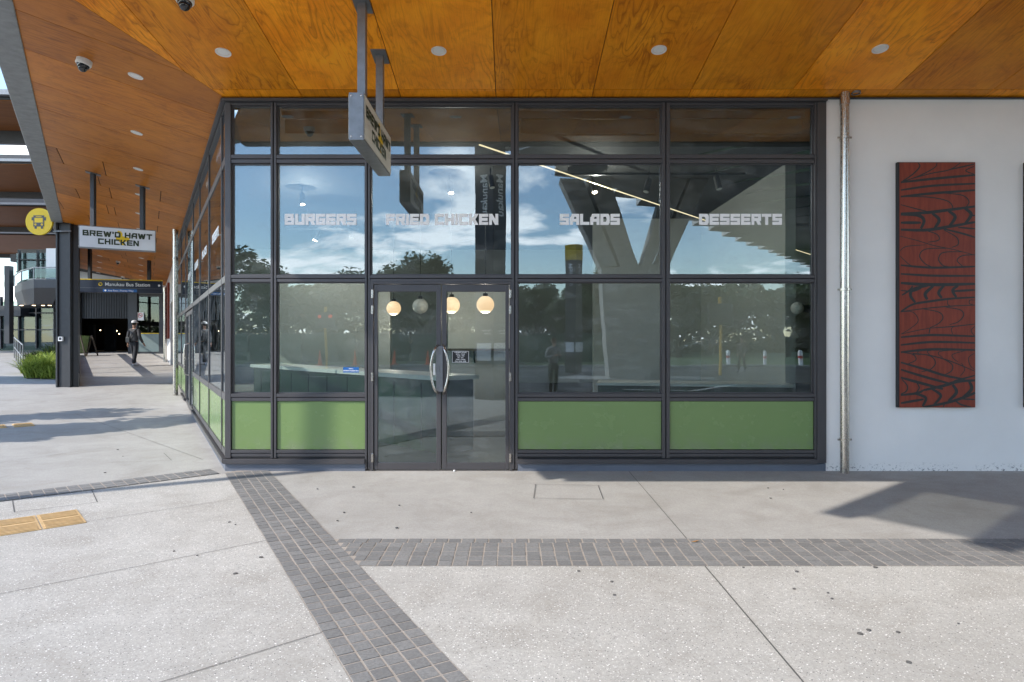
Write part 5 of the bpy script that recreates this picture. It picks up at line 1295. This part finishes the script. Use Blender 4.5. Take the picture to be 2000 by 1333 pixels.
for i in range(4, NB):
    u0 = i*pit
    ss.ext([cp(u0, .0), cp(u0+pit*.55, -.9), cp(u0+pit*1.0, -.2), cp(u0+pit*1.0, 3.2), cp(u0+pit*.45, 11.9), cp(u0, 11.9)], (0, 0, .3))
    gl.ext([cp(u0+pit*.45, 11.9), cp(u0+pit-.01, 3.25), cp(u0+pit-.01, 11.9)], (0, 0, .02))
ss.build('soffit', M['cansoff'], can); gl.build('roof_glass', M['roofglass'], can); bm_.build('beams', M['cansoff'], can)
# V columns of slotted concrete slabs
def vcol(c, label, rz=0):
    t = thing('concrete_column', (c[0], c[1], 0), label, 'column', 'slotted concrete V columns under the station canopy')
    q = MB(); d = .5
    x, y = c
    q.raw([(x-.95, y-d, 0), (x+1.05, y-d, 0), (x+1.05, y+d, 0), (x-.95, y+d, 0), (x-1.25, y-d, 4.2), (x+1.25, y-d, 4.35), (x+1.25, y+d, 4.35), (x-1.25, y+d, 4.2)], [(3, 2, 1, 0), (4, 5, 6, 7), (0, 1, 5, 4), (1, 2, 6, 5), (2, 3, 7, 6), (3, 0, 4, 7)])
    q.build('base', M['concrete'], t, bevel=.02)
    for (xa, xb, xc, xd) in ((-1.25, -.62, -2.75, -1.9), (-.50, .12, -1.75, -.95), (.2, .62, 1.25, 1.95), (.75, 1.25, 2.05, 2.75)):
        q = MB(); q.raw([(x+xa, y-d*.9, 4.2), (x+xb, y-d*.9, 4.27), (x+xb, y+d*.9, 4.27), (x+xa, y+d*.9, 4.2), (x+xc, y-d*.9, 7.48), (x+xd, y-d*.9, 7.48), (x+xd, y+d*.9, 7.48), (x+xc, y+d*.9, 7.48)], [(3, 2, 1, 0), (4, 5, 6, 7), (0, 1, 5, 4), (1, 2, 6, 5), (2, 3, 7, 6), (3, 0, 4, 7)])
        q.build('arm', M['concrete'], t, bevel=.02)
q = MB(); q.prism([(2.4, -10.4), (6.6, -10.4), (7.6, -9.2), (6.6, -8.0), (2.4, -8.0), (1.4, -9.2)], .0, .13); struct('traffic_island', q, M['concrete'])
vcol((4.5, -9.2), 'nearest slotted concrete V column under the station canopy')
def totem(c, label, w=.8, h=6.0, capped=True):
    t = thing('totem_sign', (c[0], c[1], 0), label, 'sign', 'tall black station totems')
    q = MB(); x, y = c; a = w/2
    pr = [(x-a, y+a*.1), (x+a*.2, y+a*.75), (x+a, y+a*.1), (x, y-a*.7)]
    q.prism(pr, 0, h-.7); q.build('body', M['navy'], t, bevel=.01)
    q = MB(); q.prism(pr, h-.698, h); q.build('cap', M['gold'] if capped else M['navy'], t, bevel=.01)
    # vertical station name on the two faces towards the shop
    for a_, e_ in ((Vector((pr[1][0], pr[1][1], 0)), Vector((pr[0][0], pr[0][1], 0))), (Vector((pr[2][0], pr[2][1], 0)), Vector((pr[1][0], pr[1][1], 0)))):
        al = (e_-a_).normalized(); n_ = Vector((-al.y, al.x, 0)); n_ = n_ if n_.y > 0 else -n_; m_ = (a_+e_)/2
        rdir = Z.cross(n_)
        text_mesh('totem_lettering', 'Manukau', .30, M['vinyl'], t, m_+rdir*(-.10)+Z*(h-.85 if capped else 5.75)+n_*.004, -Z, rdir, n_, 'LEFT', .004)
        text_mesh('totem_lettering', 'Manukau\nStation', .075, M['vinyl'], t, m_-rdir*.2+Z*1.75+n_*.004, rdir, Z, n_)
        q = MB(); q.ext([m_-rdir*.2+Z*1.0+n_*.003, m_+rdir*.2+Z*1.0+n_*.003, m_+rdir*.2+Z*1.45+n_*.003, m_-rdir*.2+Z*1.45+n_*.003], n_*.004); q.build('timetable', M['vinyl'], t)
totem((-.55, -1.6), 'tall black totem sign reading Manukau just behind the camera', capped=False, h=7.2)
totem((2.9, -15.5), 'farther black totem sign with a yellow cap across the plaza')
# temporary fence and cones
for i in range(9):
    x = -24+i*3.5; nm_ = 'temporary_fence'
    t = thing(nm_, (x, -27, 0), 'temporary fence panel with green cloth across the road, %s from the left' % 'first second third fourth fifth sixth seventh eighth ninth'.split()[i], 'fence', 'temporary fence panels across the road')
    q = MB(); q.tube([(x, -27, .1), (x, -27, 2.0), (x+3.4, -27, 2.0), (x+3.4, -27, .1), (x, -27, .1)], .02, 6); q.box(x-.3, x+.3, -27.2, -26.8, 0, .12); q.build('frame', M['steel'], t)
    q = MB(); q.box(x+.03, x+3.37, -27.005, -26.995, .15, 1.95); q.build('cloth', flat('green_cloth', (.05, .09, .06), .8), t)
def cone(x, y, first=[None]):
    if first[0] is None:
        t = thing('traffic_cone', (0, 0, 0), 'orange traffic cone at the far kerb, seen mirrored in the doors', 'cone', 'traffic cones at the far kerb')
        q = MB(); q.lathe((0, 0, 0), [(.13, .04), (.09, .3), (.03, .88), (.02, .9)], 16); q.build('cone_body', M['orange'], t, smooth=True); q = MB(); q.box(-.2, .2, -.2, .2, 0, .04); q.build('cone_base', M['orange'], t); first[0] = t
    else: t = copy_tree(first[0])
    t.location = (x, y, .0); return t
for (x, y), w_ in zip(((-12, -25.4), (-9.8, -25.5), (-8.6, -25), (-7.4, -25.6), (-5.2, -25.2), (2.6, -25.5)), ('first', 'second', 'third', 'fourth', 'fifth', 'sixth')): cone(x, y)['label'] = 'orange traffic cone at the far kerb, %s from the left' % w_
def signal(x, y, label, lit=True):
    t = thing('traffic_signal', (x, y, 0), label, 'traffic light', 'traffic signals across the road')
    q = MB(); q.tube([(x, y, 0), (x, y, 3.4)], .07, 10); q.build('pole', M['paintyellow'], t)
    q = MB(); q.box(x-.55, x+.55, y-.1, y+.1, 2.2, 3.1); q.build('backboard', M['black'], t, bevel=.03)
    q = MB(); 
    for s_ in (-1, 1): q.lathe(Vector((x+s_*.28, y+.1, 2.85)), [(.1, 0), (.1, .02)], 14, (0, 1, 0))
    q.build('red_lamp', emit('red_lamp', (1, .05, .01), .5) if lit else M['black'], t)
signal(-10.2, -20.5, 'yellow traffic signal pole with two red lamps, mirrored in the lower left window')
signal(9.0, -13, 'yellow traffic signal pole mirrored in the lower right window', False)
for i in range(6):
    x = 13+i*2.2; t = thing('bollard', (x, -24, 0), 'white bollard with a red band across the road, %s from the left' % 'first second third fourth fifth sixth'.split()[i], 'bollard', 'bollards across the road')
    q = MB(); q.lathe((x, -24, 0), [(.11, 0), (.11, .85), (.06, .92)], 14); q.build('post', M['vinyl'], t, smooth=True); q = MB(); q.lathe((x, -24, .45), [(.114, 0), (.114, .14)], 14); q.build('band', M['red'], t)
person((1.15, -2.9, 0), R(-25), 'person in a grey shirt and black trousers looking at a phone behind the camera', 1.62, (.28, .28, .29), (.015, .015, .018), .04, 'phone')
person((11.0, -16, 0), R(60), 'person in dark clothes crossing the road behind the camera', 1.7, (.06, .045, .05), (.02, .02, .022), .15, 'down')
